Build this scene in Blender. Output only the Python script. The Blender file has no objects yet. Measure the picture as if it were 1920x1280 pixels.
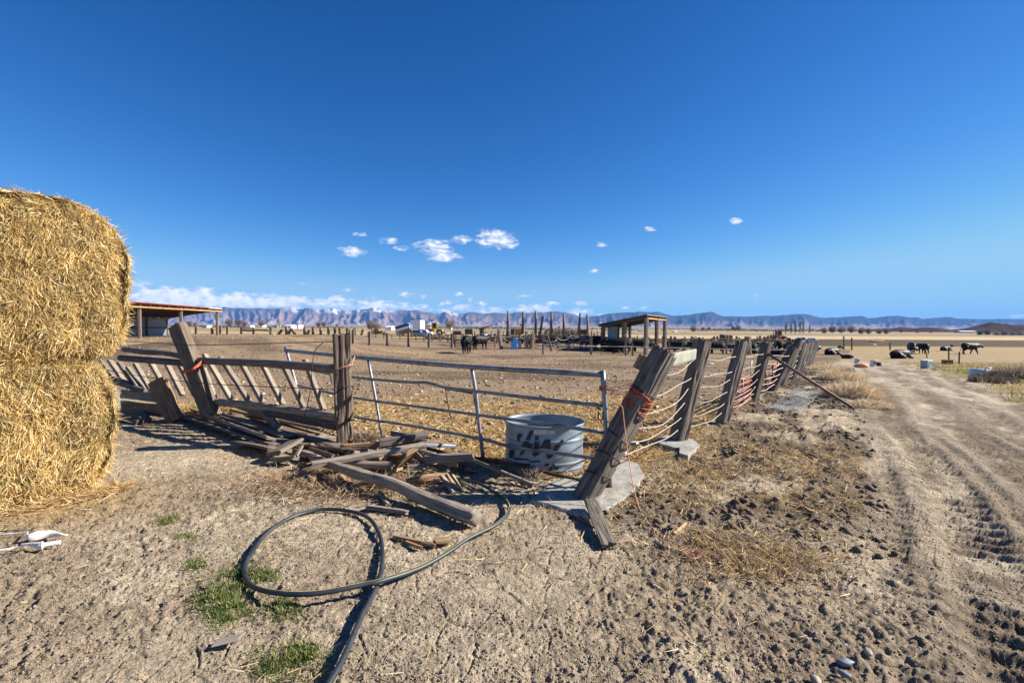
import bpy, math, random
import numpy as np
from mathutils import Vector, Matrix
random.seed(7); RNG = np.random.default_rng(11)
R = math.radians
sc = bpy.context.scene
COL = sc.collection

# ------------------------------------------------------------------ camera
F = 1920*17/36.0
PITCH, ROLL, CH = R(1.85), R(0.30), 1.65
cam = bpy.data.objects.new('camera', bpy.data.cameras.new('camera'))
COL.objects.link(cam)
cam.data.lens = 17; cam.data.sensor_width = 36; cam.data.clip_start = 0.05; cam.data.clip_end = 30000
cF = Vector((0, math.cos(PITCH), -math.sin(PITCH)))
_R0 = Vector((1, 0, 0)); _U0 = Vector((0, math.sin(PITCH), math.cos(PITCH)))
cR = _R0*math.cos(ROLL) + _U0*math.sin(ROLL)
cU = _U0*math.cos(ROLL) - _R0*math.sin(ROLL)
M = Matrix(((cR.x, cU.x, -cF.x, 0), (cR.y, cU.y, -cF.y, 0), (cR.z, cU.z, -cF.z, CH), (0, 0, 0, 1)))
cam.matrix_world = M
sc.camera = cam
CAM = Vector((0, 0, CH))

# ------------------------------------------------------------------ light
SUN_EL, SUN_AZ = 31.0, 84.0
sc.view_settings.view_transform = 'Standard'; sc.view_settings.look = 'None'
sc.view_settings.exposure = 1.25; sc.view_settings.gamma = 1
sc.cycles.use_denoising = True; sc.cycles.denoiser = 'OPENIMAGEDENOISE'; sc.cycles.denoising_prefilter = 'ACCURATE'; sc.cycles.denoising_input_passes = 'RGB_ALBEDO_NORMAL'
sun = bpy.data.objects.new('sun', bpy.data.lights.new('sun', 'SUN')); COL.objects.link(sun)
sun.data.energy = 5.0; sun.data.angle = R(0.5); sun.data.color = (1.0, 0.93, 0.82)
sd = Vector((math.cos(R(SUN_EL))*math.sin(R(SUN_AZ)), math.cos(R(SUN_EL))*math.cos(R(SUN_AZ)), math.sin(R(SUN_EL))))
sun.rotation_euler = sd.to_track_quat('Z', 'Y').to_euler(); sun.location = (10, 0, 30)

# world: clear winter sky with small cumulus placed by direction
W = bpy.data.worlds.new('World'); sc.world = W; W.use_nodes = True
nt = W.node_tree; N = nt.nodes; L = nt.links
for n in list(N): N.remove(n)
def nd(t, nt_=None, **k):
    n = (nt_ or nt).nodes.new(t)
    for a, b in k.items(): setattr(n, a, b)
    return n
def mth(op, a, b=None, c=None, tree=None, clamp=False):
    tr = tree or nt
    n = tr.nodes.new('ShaderNodeMath'); n.operation = op; n.use_clamp = clamp
    for i, v in enumerate((a, b, c)):
        if v is None: continue
        if isinstance(v, (int, float)): n.inputs[i].default_value = v
        else: tr.links.new(v, n.inputs[i])
    return n.outputs[0]
sky = nd('ShaderNodeTexSky', sky_type='NISHITA', sun_disc=False, sun_elevation=R(SUN_EL), sun_rotation=R(SUN_AZ),
         altitude=1500, air_density=0.9, dust_density=0.0, ozone_density=3.0)
# high dry desert air: deeper, more saturated blue than the stock sky
KS = 0.053*2**1.25
_s = nd('ShaderNodeSeparateColor'); L.new(sky.outputs[0], _s.inputs[0]); hsv = nd('ShaderNodeCombineColor')
for _i, (_a, _b, _c, _d) in enumerate(((2.1, 2.12, .34, .20), (1.12, 1.33, .64, .30), (1.22, 1.07, .90, .40))):
    L.new(mth('DIVIDE', mth('SMOOTH_MIN', mth('MULTIPLY', mth('POWER', mth('MULTIPLY', _s.outputs[_i], KS), _b), _a), _c, _d), KS), hsv.inputs[_i])
tc = nd('ShaderNodeTexCoord'); sx = nd('ShaderNodeSeparateXYZ')
L.new(tc.outputs['Generated'], sx.inputs[0])
yy = mth('MAXIMUM', sx.outputs[1], 0.02)
uu = mth('DIVIDE', sx.outputs[0], yy); vv = mth('DIVIDE', sx.outputs[2], yy)
nz = nd('ShaderNodeTexNoise'); nz.inputs['Scale'].default_value = 26; nz.inputs['Detail'].default_value = 7; nz.inputs['Roughness'].default_value = 0.6
L.new(tc.outputs['Generated'], nz.inputs['Vector'])
nz2 = nd('ShaderNodeTexNoise'); nz2.inputs['Scale'].default_value = 70; nz2.inputs['Detail'].default_value = 6
L.new(tc.outputs['Generated'], nz2.inputs['Vector'])
def dirpx(px, py):
    return cF + cR*((px-960)/F) - cU*((py-640)/F)
def uvpx(px, py):
    d = dirpx(px, py); return d.x/d.y, d.z/d.y
wob = mth('SUBTRACT', nz.outputs[0], 0.5); wob2 = mth('SUBTRACT', nz2.outputs[0], 0.5)
clouds = [(812, 463, 34, 14, 1), (832, 482, 32, 8, 1), (930, 448, 34, 16, 1), (952, 460, 20, 6, .9), (866, 449, 20, 7, .9), (657, 471, 25, 9, 1), (729, 452, 18, 6, .7), (752, 466, 15, 5, .6),
          (673, 439, 13, 4, .6), (1127, 458, 11, 4, .75), (1218, 429, 12, 4, .6), (1381, 414, 15, 5, .8), (1113, 507, 10, 4, .75), (1410, 556, 18, 4, .6), (863, 550, 9, 5, .8),
          (880, 560, 9, 5, .8), (840, 566, 15, 5, .6), (795, 557, 11, 5, .7), (905, 569, 11, 4, .8), (984, 555, 12, 4, .5), (1034, 569, 13, 4, .8), (1088, 568, 15, 5, .9), (1176, 577, 9, 3, .7),
          (1205, 576, 12, 3, .85), (1090, 586, 30, 9, .8), (1000, 580, 45, 10, .85), (650, 543, 16, 4, .4), (765, 552, 18, 5, .4), (580, 533, 24, 5, .35), (690, 566, 24, 8, .6),
          (640, 568, 34, 13, .9), (700, 578, 50, 10, .85), (770, 578, 50, 9, .85), (860, 580, 55, 9, .85), (925, 582, 40, 8, .8), (330, 558, 95, 19, 1.5), (430, 565, 85, 15, 1.4),
          (520, 566, 75, 14, 1.3), (610, 572, 60, 11, 1.2), (700, 573, 60, 10, 1.1), (260, 530, 34, 7, .45), (1905, 592, 18, 4, .7), (1130, 592, 24, 4, .6), (720, 569, 20, 6, .7), (590, 574, 50, 10, .8)]
acc = None
for (cx, cy, a, b, s) in clouds:
    u0, v0 = uvpx(cx, cy); a_, b_ = a*1.25/F, b*1.3/F
    k = min(1.0, b/10.0)
    du = mth('DIVIDE', mth('SUBTRACT', mth('MULTIPLY_ADD', wob2, .030, uu), u0), a_)
    dv = mth('DIVIDE', mth('SUBTRACT', mth('MULTIPLY_ADD', wob, .010*k, vv), v0), b_)
    r2 = mth('ADD', mth('MULTIPLY', du, du), mth('MULTIPLY', dv, dv))
    v = mth('MULTIPLY', mth('SUBTRACT', 1.0, r2), s)
    acc = v if acc is None else mth('MAXIMUM', acc, v)
nz3 = nd('ShaderNodeTexNoise'); nz3.inputs['Scale'].default_value = 55; nz3.inputs['Detail'].default_value = 6; nz3.inputs['Roughness'].default_value = 0.55
mp = nd('ShaderNodeMapping'); mp.inputs['Scale'].default_value = (1, 1, 2.4); mp.inputs['Location'].default_value = (3, 1, 0)
L.new(tc.outputs['Generated'], mp.inputs[0]); L.new(mp.outputs[0], nz3.inputs['Vector'])
al = mth('MULTIPLY_ADD', mth('SUBTRACT', nz3.outputs[0], 0.53), 3.2, acc)
al = mth('MULTIPLY', al, 1.05, clamp=True)
al = mth('MULTIPLY', al, mth('GREATER_THAN', acc, -0.35))
al = mth('MULTIPLY', al, mth('MULTIPLY_ADD', acc, 2.2, 0.5, clamp=True))
al = mth('MULTIPLY', al, 0.93)
# lumpy grey cloud shading, painted into the colour by noise
cr = nd('ShaderNodeMixRGB'); cr.inputs[1].default_value = (4.6, 5.4, 7.0, 1); cr.inputs[2].default_value = (9.4, 9.4, 9.6, 1)
cfac = mth('MULTIPLY_ADD', mth('SUBTRACT', nz2.outputs[0], 0.5), 2.4, mth('MULTIPLY', al, 0.85), clamp=True)
L.new(cfac, cr.inputs[0])
mixc = nd('ShaderNodeMixRGB'); L.new(al, mixc.inputs[0]); L.new(hsv.outputs[0], mixc.inputs[1]); L.new(cr.outputs[0], mixc.inputs[2])
bg = nd('ShaderNodeBackground'); bg.inputs[1].default_value = 0.053
L.new(mixc.outputs[0], bg.inputs[0]); wo = nd('ShaderNodeOutputWorld'); L.new(bg.outputs[0], wo.inputs[0])

# ------------------------------------------------------------------ noise
def _h(ix, iy, s):
    ix = ix.astype(np.int64).astype(np.uint32); iy = iy.astype(np.int64).astype(np.uint32)
    h = ix*np.uint32(374761393) + iy*np.uint32(668265263) + np.uint32((s*2246822519) & 0xffffffff)
    h = (h ^ (h >> np.uint32(13)))*np.uint32(1274126177)
    h = h ^ (h >> np.uint32(16))
    return h.astype(np.float64)/4294967295.0
def vn(x, y, s=0):
    x = np.asarray(x, float); y = np.asarray(y, float)
    x0 = np.floor(x); y0 = np.floor(y); fx = x-x0; fy = y-y0
    fx = fx*fx*(3-2*fx); fy = fy*fy*(3-2*fy)
    a = _h(x0, y0, s); b = _h(x0+1, y0, s); c = _h(x0, y0+1, s); d = _h(x0+1, y0+1, s)
    return (a+(b-a)*fx)*(1-fy)+(c+(d-c)*fx)*fy
def fbm(x, y, o=4, s=0, g=.5):
    t = 0; a = 1; n = 0
    for i in range(o):
        t = t+a*vn(x*2**i+i*17.3, y*2**i-i*9.1, s+i); n += a; a *= g
    return t/n
def worley(x, y, s=0):
    x0 = np.floor(x); y0 = np.floor(y)
    f1 = np.full(x.shape, 9.0); f2 = np.full(x.shape, 9.0); idv = np.zeros(x.shape)
    for i in (-1, 0, 1):
        for j in (-1, 0, 1):
            cx = x0+i; cy = y0+j
            r = _h(cx, cy, s+5)
            d = np.hypot(cx+_h(cx, cy, s)-x, cy+_h(cx, cy, s+1)-y)
            m = d < f1
            f2 = np.where(m, f1, np.minimum(f2, d)); idv = np.where(m, r, idv); f1 = np.where(m, d, f1)
    return f1, f2, idv
def ss(a, b, x):
    t = np.clip((np.asarray(x, float)-a)/(b-a), 0, 1); return t*t*(3-2*t)

# ------------------------------------------------------------------ ground shape
def zmac(x, y):
    x = np.asarray(x, float); y = np.asarray(y, float)
    z = -0.35*ss(8, 35, y)
    z = z+0.75*ss(18, 40, y)*ss(-7, -22, x)*(1-ss(60, 110, y))
    z = z-0.85*ss(14, 50, y)*ss(5, 18, x)
    z = z+1.15*np.exp(-((x+15.5)/6.5)**2-((y-29)/5.5)**2)*(0.85+.3*vn(x*.5, y*.5, 3))
    z = z-0.09*np.exp(-((x-.3)/1.5)**2-((y-6.1)/.9)**2)
    z = z-1.6*ss(60, 320, y)
    z = z+0.03*(fbm(x*.35, y*.35, 2, 8)-.5)*ss(1, 5, y)
    return z
def roadq(x, y): return (x-1.05-0.69*y)/1.215
def roadt(x, y): return (0.69*x+y)/1.215
def masks(x, y):
    fence = x-(.63+.75*(y-4.6))
    gate = y-(5.15-.62*(x-.85))
    cor = ss(-.25, .15, gate)*ss(.35, -.2, fence)
    q = roadq(x, y)
    qn = q+0.5*(fbm(x*.9, y*.9, 3, 31)-.5)
    road = ss(-.75, -.35, qn)*ss(3.4, 2.6, qn)*(1-ss(30, 50, y))
    moist = ss(-3.0, -2.2, qn)*ss(-.45, -.8, qn)*ss(3.2, 4.6, y+0*x)*(1-ss(22, 34, y))
    return cor, road, moist, q
def ground_h(x, y, detail=True):
    z = zmac(x, y)
    if not detail: return z
    sp = np.maximum(y, 1.5)**2*1.0/(907*1.65)*1.3+0.006
    def fd(w): return ss(1.4, 3.2, w/sp)
    cor, road, moist, q = masks(x, y)
    t = roadt(x, y)
    wx = x+.06*(fbm(x*6, y*6, 2, 40)-.5); wy = y+.06*(fbm(x*6+9, y*6, 2, 41)-.5)
    big = fbm(x*.8, y*.8, 3, 2)-.5
    churn = ss(.44, .6, fbm(x*.7+4, y*.7, 3, 5))
    churn = np.clip(churn*1.0+.08+moist*.8+cor*.6-road*.5, .1, 1.5)
    z = z+.05*big*fd(1.0)
    n1 = fbm(wx*7, wy*7, 2, 10); n2 = 1-np.abs(2*vn(wx*14, wy*14, 12)-1); n3 = 1-np.abs(2*vn(wx*29, wy*29, 14)-1)
    z = z+(.024*(n1-.5))*fd(.28)*(.35+.65*churn)
    z = z-(.018*(n2-.5))*fd(.14)*churn
    z = z-(.014*(n3-.5))*fd(.07)*(.3+.7*churn)
    z = z+(.008*(vn(wx*62, wy*62, 16)-.5))*fd(.035)
    f1, f2, idv = worley(wx*9, wy*9, 21)                     # clods
    lump = np.maximum(0, .42-f1)/.42*(idv > .55)
    z = z+.010*np.sqrt(lump)*churn*fd(.11)
    f1, f2, idv = worley(wx*21, wy*21, 24)
    z = z+.008*np.sqrt(np.maximum(0, .45-f1)/.45*(idv > .5))*churn*fd(.06)
    f1, f2, idv = worley(wx*5.5, wy*5.5, 27)                 # drying cracks in the smooth clay
    crk = np.clip(1-(f2-f1)/.07, 0, 1)
    z = z-.012*crk*np.clip(1.1-churn, 0, 1)*fd(.10)
    f1, f2, idv = worley(wx*13, wy*13, 28); z = z-.005*np.clip(1-(f2-f1)/.10, 0, 1)*np.clip(1.2-churn, 0, 1)*fd(.05)
    f1, f2, idv = worley(x*3.1, y*3.1, 29)                   # hoof holes
    z = z-.05*np.clip(1-f1/.28, 0, 1)*(idv > .72)*cor*.9*fd(.16)
    z = z+moist*(.07*(fbm(wx*3.2, wy*3.2, 3, 33)-.45)*fd(.3)+.05*np.exp(-((q+.95)/.2)**2))
    f1, f2, idv = worley(wx*5, wy*5, 35)
    z = z+moist*.04*np.sqrt(np.maximum(0, .45-f1)/.45*(idv > .45))*fd(.2)
    # tyre tracks with lugs
    wq = q+.10*np.sin(t*.7)+.05*(fbm(t*.8, t*0, 2, 60)-.5)
    for (c, w, dep, lug, ph, t0, t1) in ((-.05, .19, .035, .028, 0.0, 2.0, 14), (-.62, .15, .02, .030, .5, 1.8, 9), (.75, .25, .025, .022, .3, 4.5, 24), (2.1, .22, .05, .035, .2, 6, 28), (1.5, .18, .03, .02, .2, 7, 30), (3.2, .2, .035, .03, .2, 8, 30)):
        m = np.exp(-((wq-c)/w)**4)*ss(t0, t0+1, t)*ss(t1, t1-2, t)
        gap = ss(.22, .45, fbm(t*.9+c, q*1.7, 3, 62))
        lz = np.sin(2*np.pi*(t/.19+(np.abs(wq-c))*1.2+ph)+2.2*(fbm(t*2.3, q*2, 2, 63)-.5))
        z = z+road*m*(-dep+lug*np.clip(lz, -.4, 1)*fd(.17))*(.22+.78*gap)
        z = z+road*.03*np.exp(-((wq-c-w*1.35)/.07)**2)*ss(t0, t0+1, t)*ss(t1, t1-2, t)*fd(.12)
        z = z+road*.03*np.exp(-((wq-c+w*1.35)/.07)**2)*ss(t0, t0+1, t)*ss(t1, t1-2, t)*fd(.12)
    z = z+road*.03*(fbm(q*9+t*1.5, t*1.6, 3, 66)-.5)*fd(.15)
    # keep firm around the pads, post feet and the hose
    return z
def gz(x, y, detail=False):
    return float(ground_h(np.array([x], float), np.array([y], float), detail)[0])

def ray_y(px, py, Y):
    d = dirpx(px, py); return CAM + d*(Y/d.y)
def G(px, py, h=0.0):
    """point on the ground (plus h) seen at this pixel of the photograph"""
    d = dirpx(px, py)
    lo, t = 0.5, 0.5
    while t < 4000:
        p = CAM+d*t
        if p.z < float(zmac(p.x, p.y))+h: break
        lo = t; t *= 1.03
    hi = t
    for _ in range(30):
        m = (lo+hi)/2; p = CAM+d*m
        if p.z < float(zmac(p.x, p.y))+h: hi = m
        else: lo = m
    return CAM+d*hi
def plane_px(px, py, P0, n):
    d = dirpx(px, py); return CAM+d*((P0-CAM).dot(n)/d.dot(n))

# ------------------------------------------------------------------ object helpers
def tag(o, label=None, cat=None, group=None, kind=None):
    if label: o['label'] = label
    if cat: o['category'] = cat
    if group: o['group'] = group
    if kind: o['kind'] = kind
    return o
def thing(name, label, cat, loc=(0, 0, 0), group=None, rz=0):
    o = bpy.data.objects.new(name, None); COL.objects.link(o); o.location = loc; o.rotation_euler = (0, 0, rz)
    o.empty_display_size = .1
    return tag(o, label, cat, group)
def mesh_obj(name, V, Fc, mat, parent=None, loc=None, uv=None, smooth=True, rel=True):
    """V in world coordinates unless rel is False (then V is local to parent or to loc)"""
    V = np.asarray(V, float).reshape(-1, 3)
    me = bpy.data.meshes.new(name)
    if rel:
        org = np.array(loc if loc is not None else V.mean(0), float); V = V-org
    else: org = np.array(loc if loc is not None else (0, 0, 0), float)
    me.from_pydata(V.tolist(), [], [list(map(int, f)) for f in Fc]); me.update()
    if uv is not None:
        l = me.uv_layers.new(name='UVMap'); idx = np.zeros(len(me.loops), np.int32); me.loops.foreach_get('vertex_index', idx)
        l.data.foreach_set('uv', np.asarray(uv, float)[idx].ravel())
    if smooth: me.polygons.foreach_set('use_smooth', [True]*len(me.polygons))
    me.materials.append(mat)
    o = bpy.data.objects.new(name, me); COL.objects.link(o)
    if parent is not None:
        o.parent = parent
        if rel: org = org-np.array(world_loc(parent))
    o.location = org.tolist()
    return o
def world_loc(o):
    v = Vector(o.location)
    while o.parent is not None:
        o = o.parent; v = v+Vector(o.location)
    return v

class MB:
    def __init__(s): s.v = []; s.f = []; s.uv = []; s.n = 0
    def add(s, V, Fc, UV=None):
        V = np.asarray(V, float); s.v.append(V); s.f += [[i+s.n for i in f] for f in Fc]
        s.uv.append(np.asarray(UV, float) if UV is not None else V[:, [0, 2]]); s.n += len(V)
        return s
    def box(s, c, size, M3=None, taper=1.0, uvs=1.0):
        hx, hy, hz = [k/2 for k in size]; b = min(hx, hy, hz)*.12
        P = []
        for z, tp in ((-hz, 1), (hz, taper)):
            for x, y in ((-hx, -hy), (hx, -hy), (hx, hy), (-hx, hy)): P.append((x*tp, y*tp, z))
        P = np.array(P)
        if M3 is not None: P = P@np.array(M3).T
        P = P+np.array(c)
        return s.add(P, [(0, 3, 2, 1), (4, 5, 6, 7), (0, 1, 5, 4), (1, 2, 6, 5), (2, 3, 7, 6), (3, 0, 4, 7)], P[:, [0, 2]]*uvs)
    def bar(s, p0, p1, w, d, roll=0.0):
        p0 = Vector(p0); p1 = Vector(p1); z = (p1-p0); ln = z.length
        if ln < 1e-6: return s
        q = z.to_track_quat('Z', 'Y').to_matrix() @ Matrix.Rotation(roll, 3, 'Z')
        return s.box((p0+p1)/2, (w, d, ln), q)
    def tube(s, pts, r, m=8, cap=True, ysc=1.0):
        V, Fc, UV = sweep(pts, r, m, ysc=ysc); return s.add(V, Fc, UV)
    def prism(s, poly, h0, h1):
        n = len(poly)
        V = [(x, y, h0) for x, y in poly]+[(x, y, h1) for x, y in poly]
        return s.add(V, [list(range(n))[::-1], list(range(n, 2*n))]+[(i, (i+1) % n, n+(i+1) % n, n+i) for i in range(n)])
    def build(s, name, mat, parent=None, smooth=False, loc=None, rel=True):
        return mesh_obj(name, np.concatenate(s.v), s.f, mat, parent, loc, np.concatenate(s.uv), smooth, rel)

def catmull(pts, n=8):
    P = [Vector(p) for p in pts]; P = [P[0]*2-P[1]]+P+[P[-1]*2-P[-2]]; out = []
    for i in range(1, len(P)-2):
        for k in range(n):
            t = k/n
            out.append(0.5*((2*P[i])+(P[i+1]-P[i-1])*t+(2*P[i-1]-5*P[i]+4*P[i+1]-P[i+2])*t*t+(3*P[i]-P[i-1]-3*P[i+1]+P[i+2])*t**3))
    out.append(P[-2]); return out
def sweep(pts, rad, m=10, sec=None, groove=0.0, seed=0, ysc=1.0, ragged=0.0, up=None, gf=9.0):
    P = np.array([tuple(p) for p in pts], float); n = len(P)
    T = np.gradient(P, axis=0); T /= np.linalg.norm(T, axis=1)[:, None]+1e-12
    u = np.array(up if up is not None else ((0, 0, 1) if abs(T[0][2]) < .9 else (1, 0, 0)), float)
    A = np.zeros_like(P); B = np.zeros_like(P)
    a = u-T[0]*u.dot(T[0]); a /= np.linalg.norm(a)
    for i in range(n):
        a = a-T[i]*a.dot(T[i]); a /= np.linalg.norm(a)+1e-12
        A[i] = a; B[i] = np.cross(T[i], a)
    rad = np.broadcast_to(np.asarray(rad, float), (n,)) if np.ndim(rad) <= 1 else rad
    if sec is None:
        th = np.linspace(0, 2*np.pi, m, endpoint=False); S = np.stack([np.cos(th), np.sin(th)*ysc], 1)
    else: S = np.asarray(sec, float); m = len(S)
    al = np.concatenate([[0], np.cumsum(np.linalg.norm(np.diff(P, axis=0), axis=1))])
    per = np.concatenate([[0], np.cumsum(np.linalg.norm(np.diff(S, axis=0), axis=1))])
    V = np.zeros((n, m, 3)); UV = np.zeros((n, m, 2))
    j = np.arange(m)
    for i in range(n):
        k = rad[i]*np.ones(m)
        if groove:
            ang = j/m*gf*2.0
            w = vn(ang*2+seed*3.1, al[i]*1.2+seed+0*ang, seed)
            g = (1-np.abs(2*w-1))**6
            k = k*(1-groove*g*1.3-groove*.5*(vn(ang*5, al[i]*3+0*ang, seed+3)-.5))+rad[i]*groove*.6*(vn(ang*.4, al[i]*6+0*ang, seed+9)-.5)
        sh = 0
        if ragged and i in (0, n-1): sh = ragged*(vn(j*.9, j*0+i, seed+4)-.5)
        V[i] = P[i]+(A[i][None]*(S[:, :1]*k[:, None])+B[i][None]*(S[:, 1:]*k[:, None]))+T[i][None]*(np.atleast_1d(sh)[:, None] if ragged and i in (0, n-1) else 0)
        UV[i, :, 0] = per*rad[i]; UV[i, :, 1] = al[i]+seed*.37
    Fc = []
    for i in range(n-1):
        for q in range(m):
            q2 = (q+1) % m; Fc.append((i*m+q, i*m+q2, (i+1)*m+q2, (i+1)*m+q))
    VV = V.reshape(-1, 3); UU = UV.reshape(-1, 2)
    c0 = len(VV); VV = np.vstack([VV, V[0].mean(0), V[-1].mean(0)]); UU = np.vstack([UU, [0, al[0]], [0, al[-1]]])
    for q in range(m):
        q2 = (q+1) % m
        Fc.append((c0, q2, q)); Fc.append((c0+1, (n-1)*m+q, (n-1)*m+q2))
    return VV, Fc, UU
def rrect(w, d, m=28, p=7.0):
    th = np.linspace(0, 2*np.pi, m, endpoint=False)+np.pi/m
    c, s = np.cos(th), np.sin(th)
    r = (np.abs(c)**p+np.abs(s)**p)**(-1/p)
    return np.stack([c*r*w/2, s*r*d/2], 1)
_seed = [1]
def beam(name, p0, p1, w, d, mat, parent=None, roll=0.0, groove=.10, seg=None, m=28, ragged=.03, p=8.0, bow=0.0, label=None):
    p0 = Vector(p0); p1 = Vector(p1); ln = (p1-p0).length; seg = seg or max(4, int(ln/.06)); _seed[0] += 1
    t = np.linspace(0, 1, seg+1)[:, None]
    P = np.array(p0)*(1-t)+np.array(p1)*t
    P[:, 2] += bow*np.sin(t[:, 0]*np.pi)
    S = rrect(w, d, m, p); c, s = math.cos(roll), math.sin(roll); S = S@np.array([[c, s], [-s, c]])
    V, Fc, UV = sweep(P, 1.0, sec=S, groove=groove, seed=_seed[0], ragged=ragged, gf=max(3.0, m/9))
    o = mesh_obj(name, V, Fc, mat, parent, tuple(p0), UV, smooth=False)
    if label: o['label'] = label
    return o
def log(name, pts, rads, mat, parent=None, groove=.15, m=22, sub=6, ragged=.02, ysc=1.0):
    P = catmull(pts, sub); _seed[0] += 1
    r = np.interp(np.linspace(0, 1, len(P)), np.linspace(0, 1, len(rads)), rads)
    V, Fc, UV = sweep(P, r, m, groove=groove, seed=_seed[0], ragged=ragged, ysc=ysc)
    return mesh_obj(name, V, Fc, mat, parent, tuple(P[0]), UV, smooth=True)
def tubeo(name, pts, r, mat, parent=None, m=8, sub=0):
    P = catmull(pts, sub) if sub else [Vector(p) for p in pts]
    V, Fc, UV = sweep(P, r, m)
    return mesh_obj(name, V, Fc, mat, parent, tuple(P[0]), UV)
def blades(name, P, D, Lg, Wd, colr, mat, parent=None, curl=.25, org=None, rng=RNG):
    """many thin tapering blades as one mesh; colr (n,3)"""
    n = len(P); D = D/(np.linalg.norm(D, axis=1)[:, None]+1e-9)
    s = np.cross(D, rng.normal(size=(n, 3))); s /= np.linalg.norm(s, axis=1)[:, None]+1e-9
    up = np.cross(s, D); Lg = np.broadcast_to(Lg, n)[:, None]; Wd = np.broadcast_to(Wd, n)[:, None]
    c = (rng.random((n, 1))-.5)*2*curl
    A0 = P-s*Wd/2; A1 = P+s*Wd/2
    m_ = P+D*Lg*.5+up*Lg*c*.25; B0 = m_-s*Wd*.45; B1 = m_+s*Wd*.45
    e_ = P+D*Lg+up*Lg*c; C0 = e_-s*Wd*.15; C1 = e_+s*Wd*.15
    V = np.stack([A0, A1, B0, B1, C0, C1], 1).reshape(-1, 3)
    org = np.array(org if org is not None else V.mean(0), float); V = V-org
    me = bpy.data.meshes.new(name); me.vertices.add(6*n); me.vertices.foreach_set('co', V.ravel())
    b = (np.arange(n)*6)[:, None]
    q = np.concatenate([b+np.array([[0, 1, 3, 2]]), b+np.array([[2, 3, 5, 4]])], 1).reshape(-1).astype(np.int32)
    me.loops.add(8*n); me.loops.foreach_set('vertex_index', q)
    me.polygons.add(2*n); me.polygons.foreach_set('loop_start', np.arange(2*n, dtype=np.int32)*4)
    me.update(calc_edges=True)
    ca = me.color_attributes.new('Col', 'FLOAT_COLOR', 'POINT')
    cc = np.ones((n, 6, 4)); cc[:, :, :3] = colr[:, None, :]; ca.data.foreach_set('color', cc.ravel())
    me.materials.append(mat)
    o = bpy.data.objects.new(name, me); COL.objects.link(o)
    if parent is not None: o.parent = parent; org = org-np.array(world_loc(parent))
    o.location = org.tolist(); return o

# ------------------------------------------------------------------ materials
def mat_new(name):
    m = bpy.data.materials.new(name); m.use_nodes = True; t = m.node_tree
    b = t.nodes['Principled BSDF']; return m, t, b
def ramp(t, fac, stops):
    r = t.nodes.new('ShaderNodeValToRGB'); t.links.new(fac, r.inputs[0]); e = r.color_ramp.elements
    while len(e) < len(stops): e.new(.5)
    for i, (p, c) in enumerate(stops): e[i].position = p; e[i].color = (*c, 1)
    return r.outputs[0]
def noise(t, vec, scale, detail=4, rough=.55, dist=0.0):
    n = t.nodes.new('ShaderNodeTexNoise'); n.inputs['Scale'].default_value = scale; n.inputs['Detail'].default_value = detail
    n.inputs['Roughness'].default_value = rough; n.inputs['Distortion'].default_value = dist
    if vec is not None: t.links.new(vec, n.inputs['Vector'])
    return n.outputs[0]
def mapping(t, src, sc_):
    m = t.nodes.new('ShaderNodeMapping'); m.inputs['Scale'].default_value = sc_; t.links.new(src, m.inputs[0]); return m.outputs[0]
def mixrgb(t, f, a, b, mode='MIX'):
    m = t.nodes.new('ShaderNodeMixRGB'); m.blend_type = mode
    for i, v in enumerate((f, a, b)):
        if isinstance(v, (int, float)): m.inputs[i].default_value = v
        elif isinstance(v, tuple): m.inputs[i].default_value = (*v, 1)
        else: t.links.new(v, m.inputs[i])
    return m.outputs[0]
def bump(t, b, h, st, dist=.01):
    n = t.nodes.new('ShaderNodeBump'); n.inputs['Strength'].default_value = st; n.inputs['Distance'].default_value = dist
    t.links.new(h, n.inputs['Height']); t.links.new(n.outputs[0], b.inputs['Normal'])
def wood(name, dark, mid, light, tint=None, bs=.9):
    m, t, b = mat_new(name)
    tcn = t.nodes.new('ShaderNodeTexCoord'); oi = t.nodes.new('ShaderNodeObjectInfo')
    uv = mapping(t, tcn.outputs['UV'], (34, 2.2, 1))
    a = t.nodes.new('ShaderNodeVectorMath'); a.operation = 'ADD'; t.links.new(uv, a.inputs[0])
    rv = t.nodes.new('ShaderNodeCombineXYZ'); t.links.new(mth('MULTIPLY', oi.outputs['Random'], 40, tree=t), rv.inputs[2]); t.links.new(rv.outputs[0], a.inputs[1])
    g = noise(t, a.outputs[0], 1.6, 7, .7, .5)
    c = ramp(t, g, [(.3, dark), (.47, mid), (.72, light)])
    g2 = noise(t, tcn.outputs['Object'], 3.2, 4)
    c = mixrgb(t, mth('MULTIPLY', mth('SUBTRACT', g2, .45, tree=t), 2.2, tree=t, clamp=True), c, tint or tuple(x*.6 for x in mid))
    hv = t.nodes.new('ShaderNodeHueSaturation'); t.links.new(c, hv.inputs['Color'])
    t.links.new(mth('MULTIPLY_ADD', oi.outputs['Random'], .5, .72, tree=t), hv.inputs['Value'])
    t.links.new(hv.outputs[0], b.inputs['Base Color']); b.inputs['Roughness'].default_value = .85
    b.inputs['Specular IOR Level'].default_value = .2
    bump(t, b, g, bs, .010); return m
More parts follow.
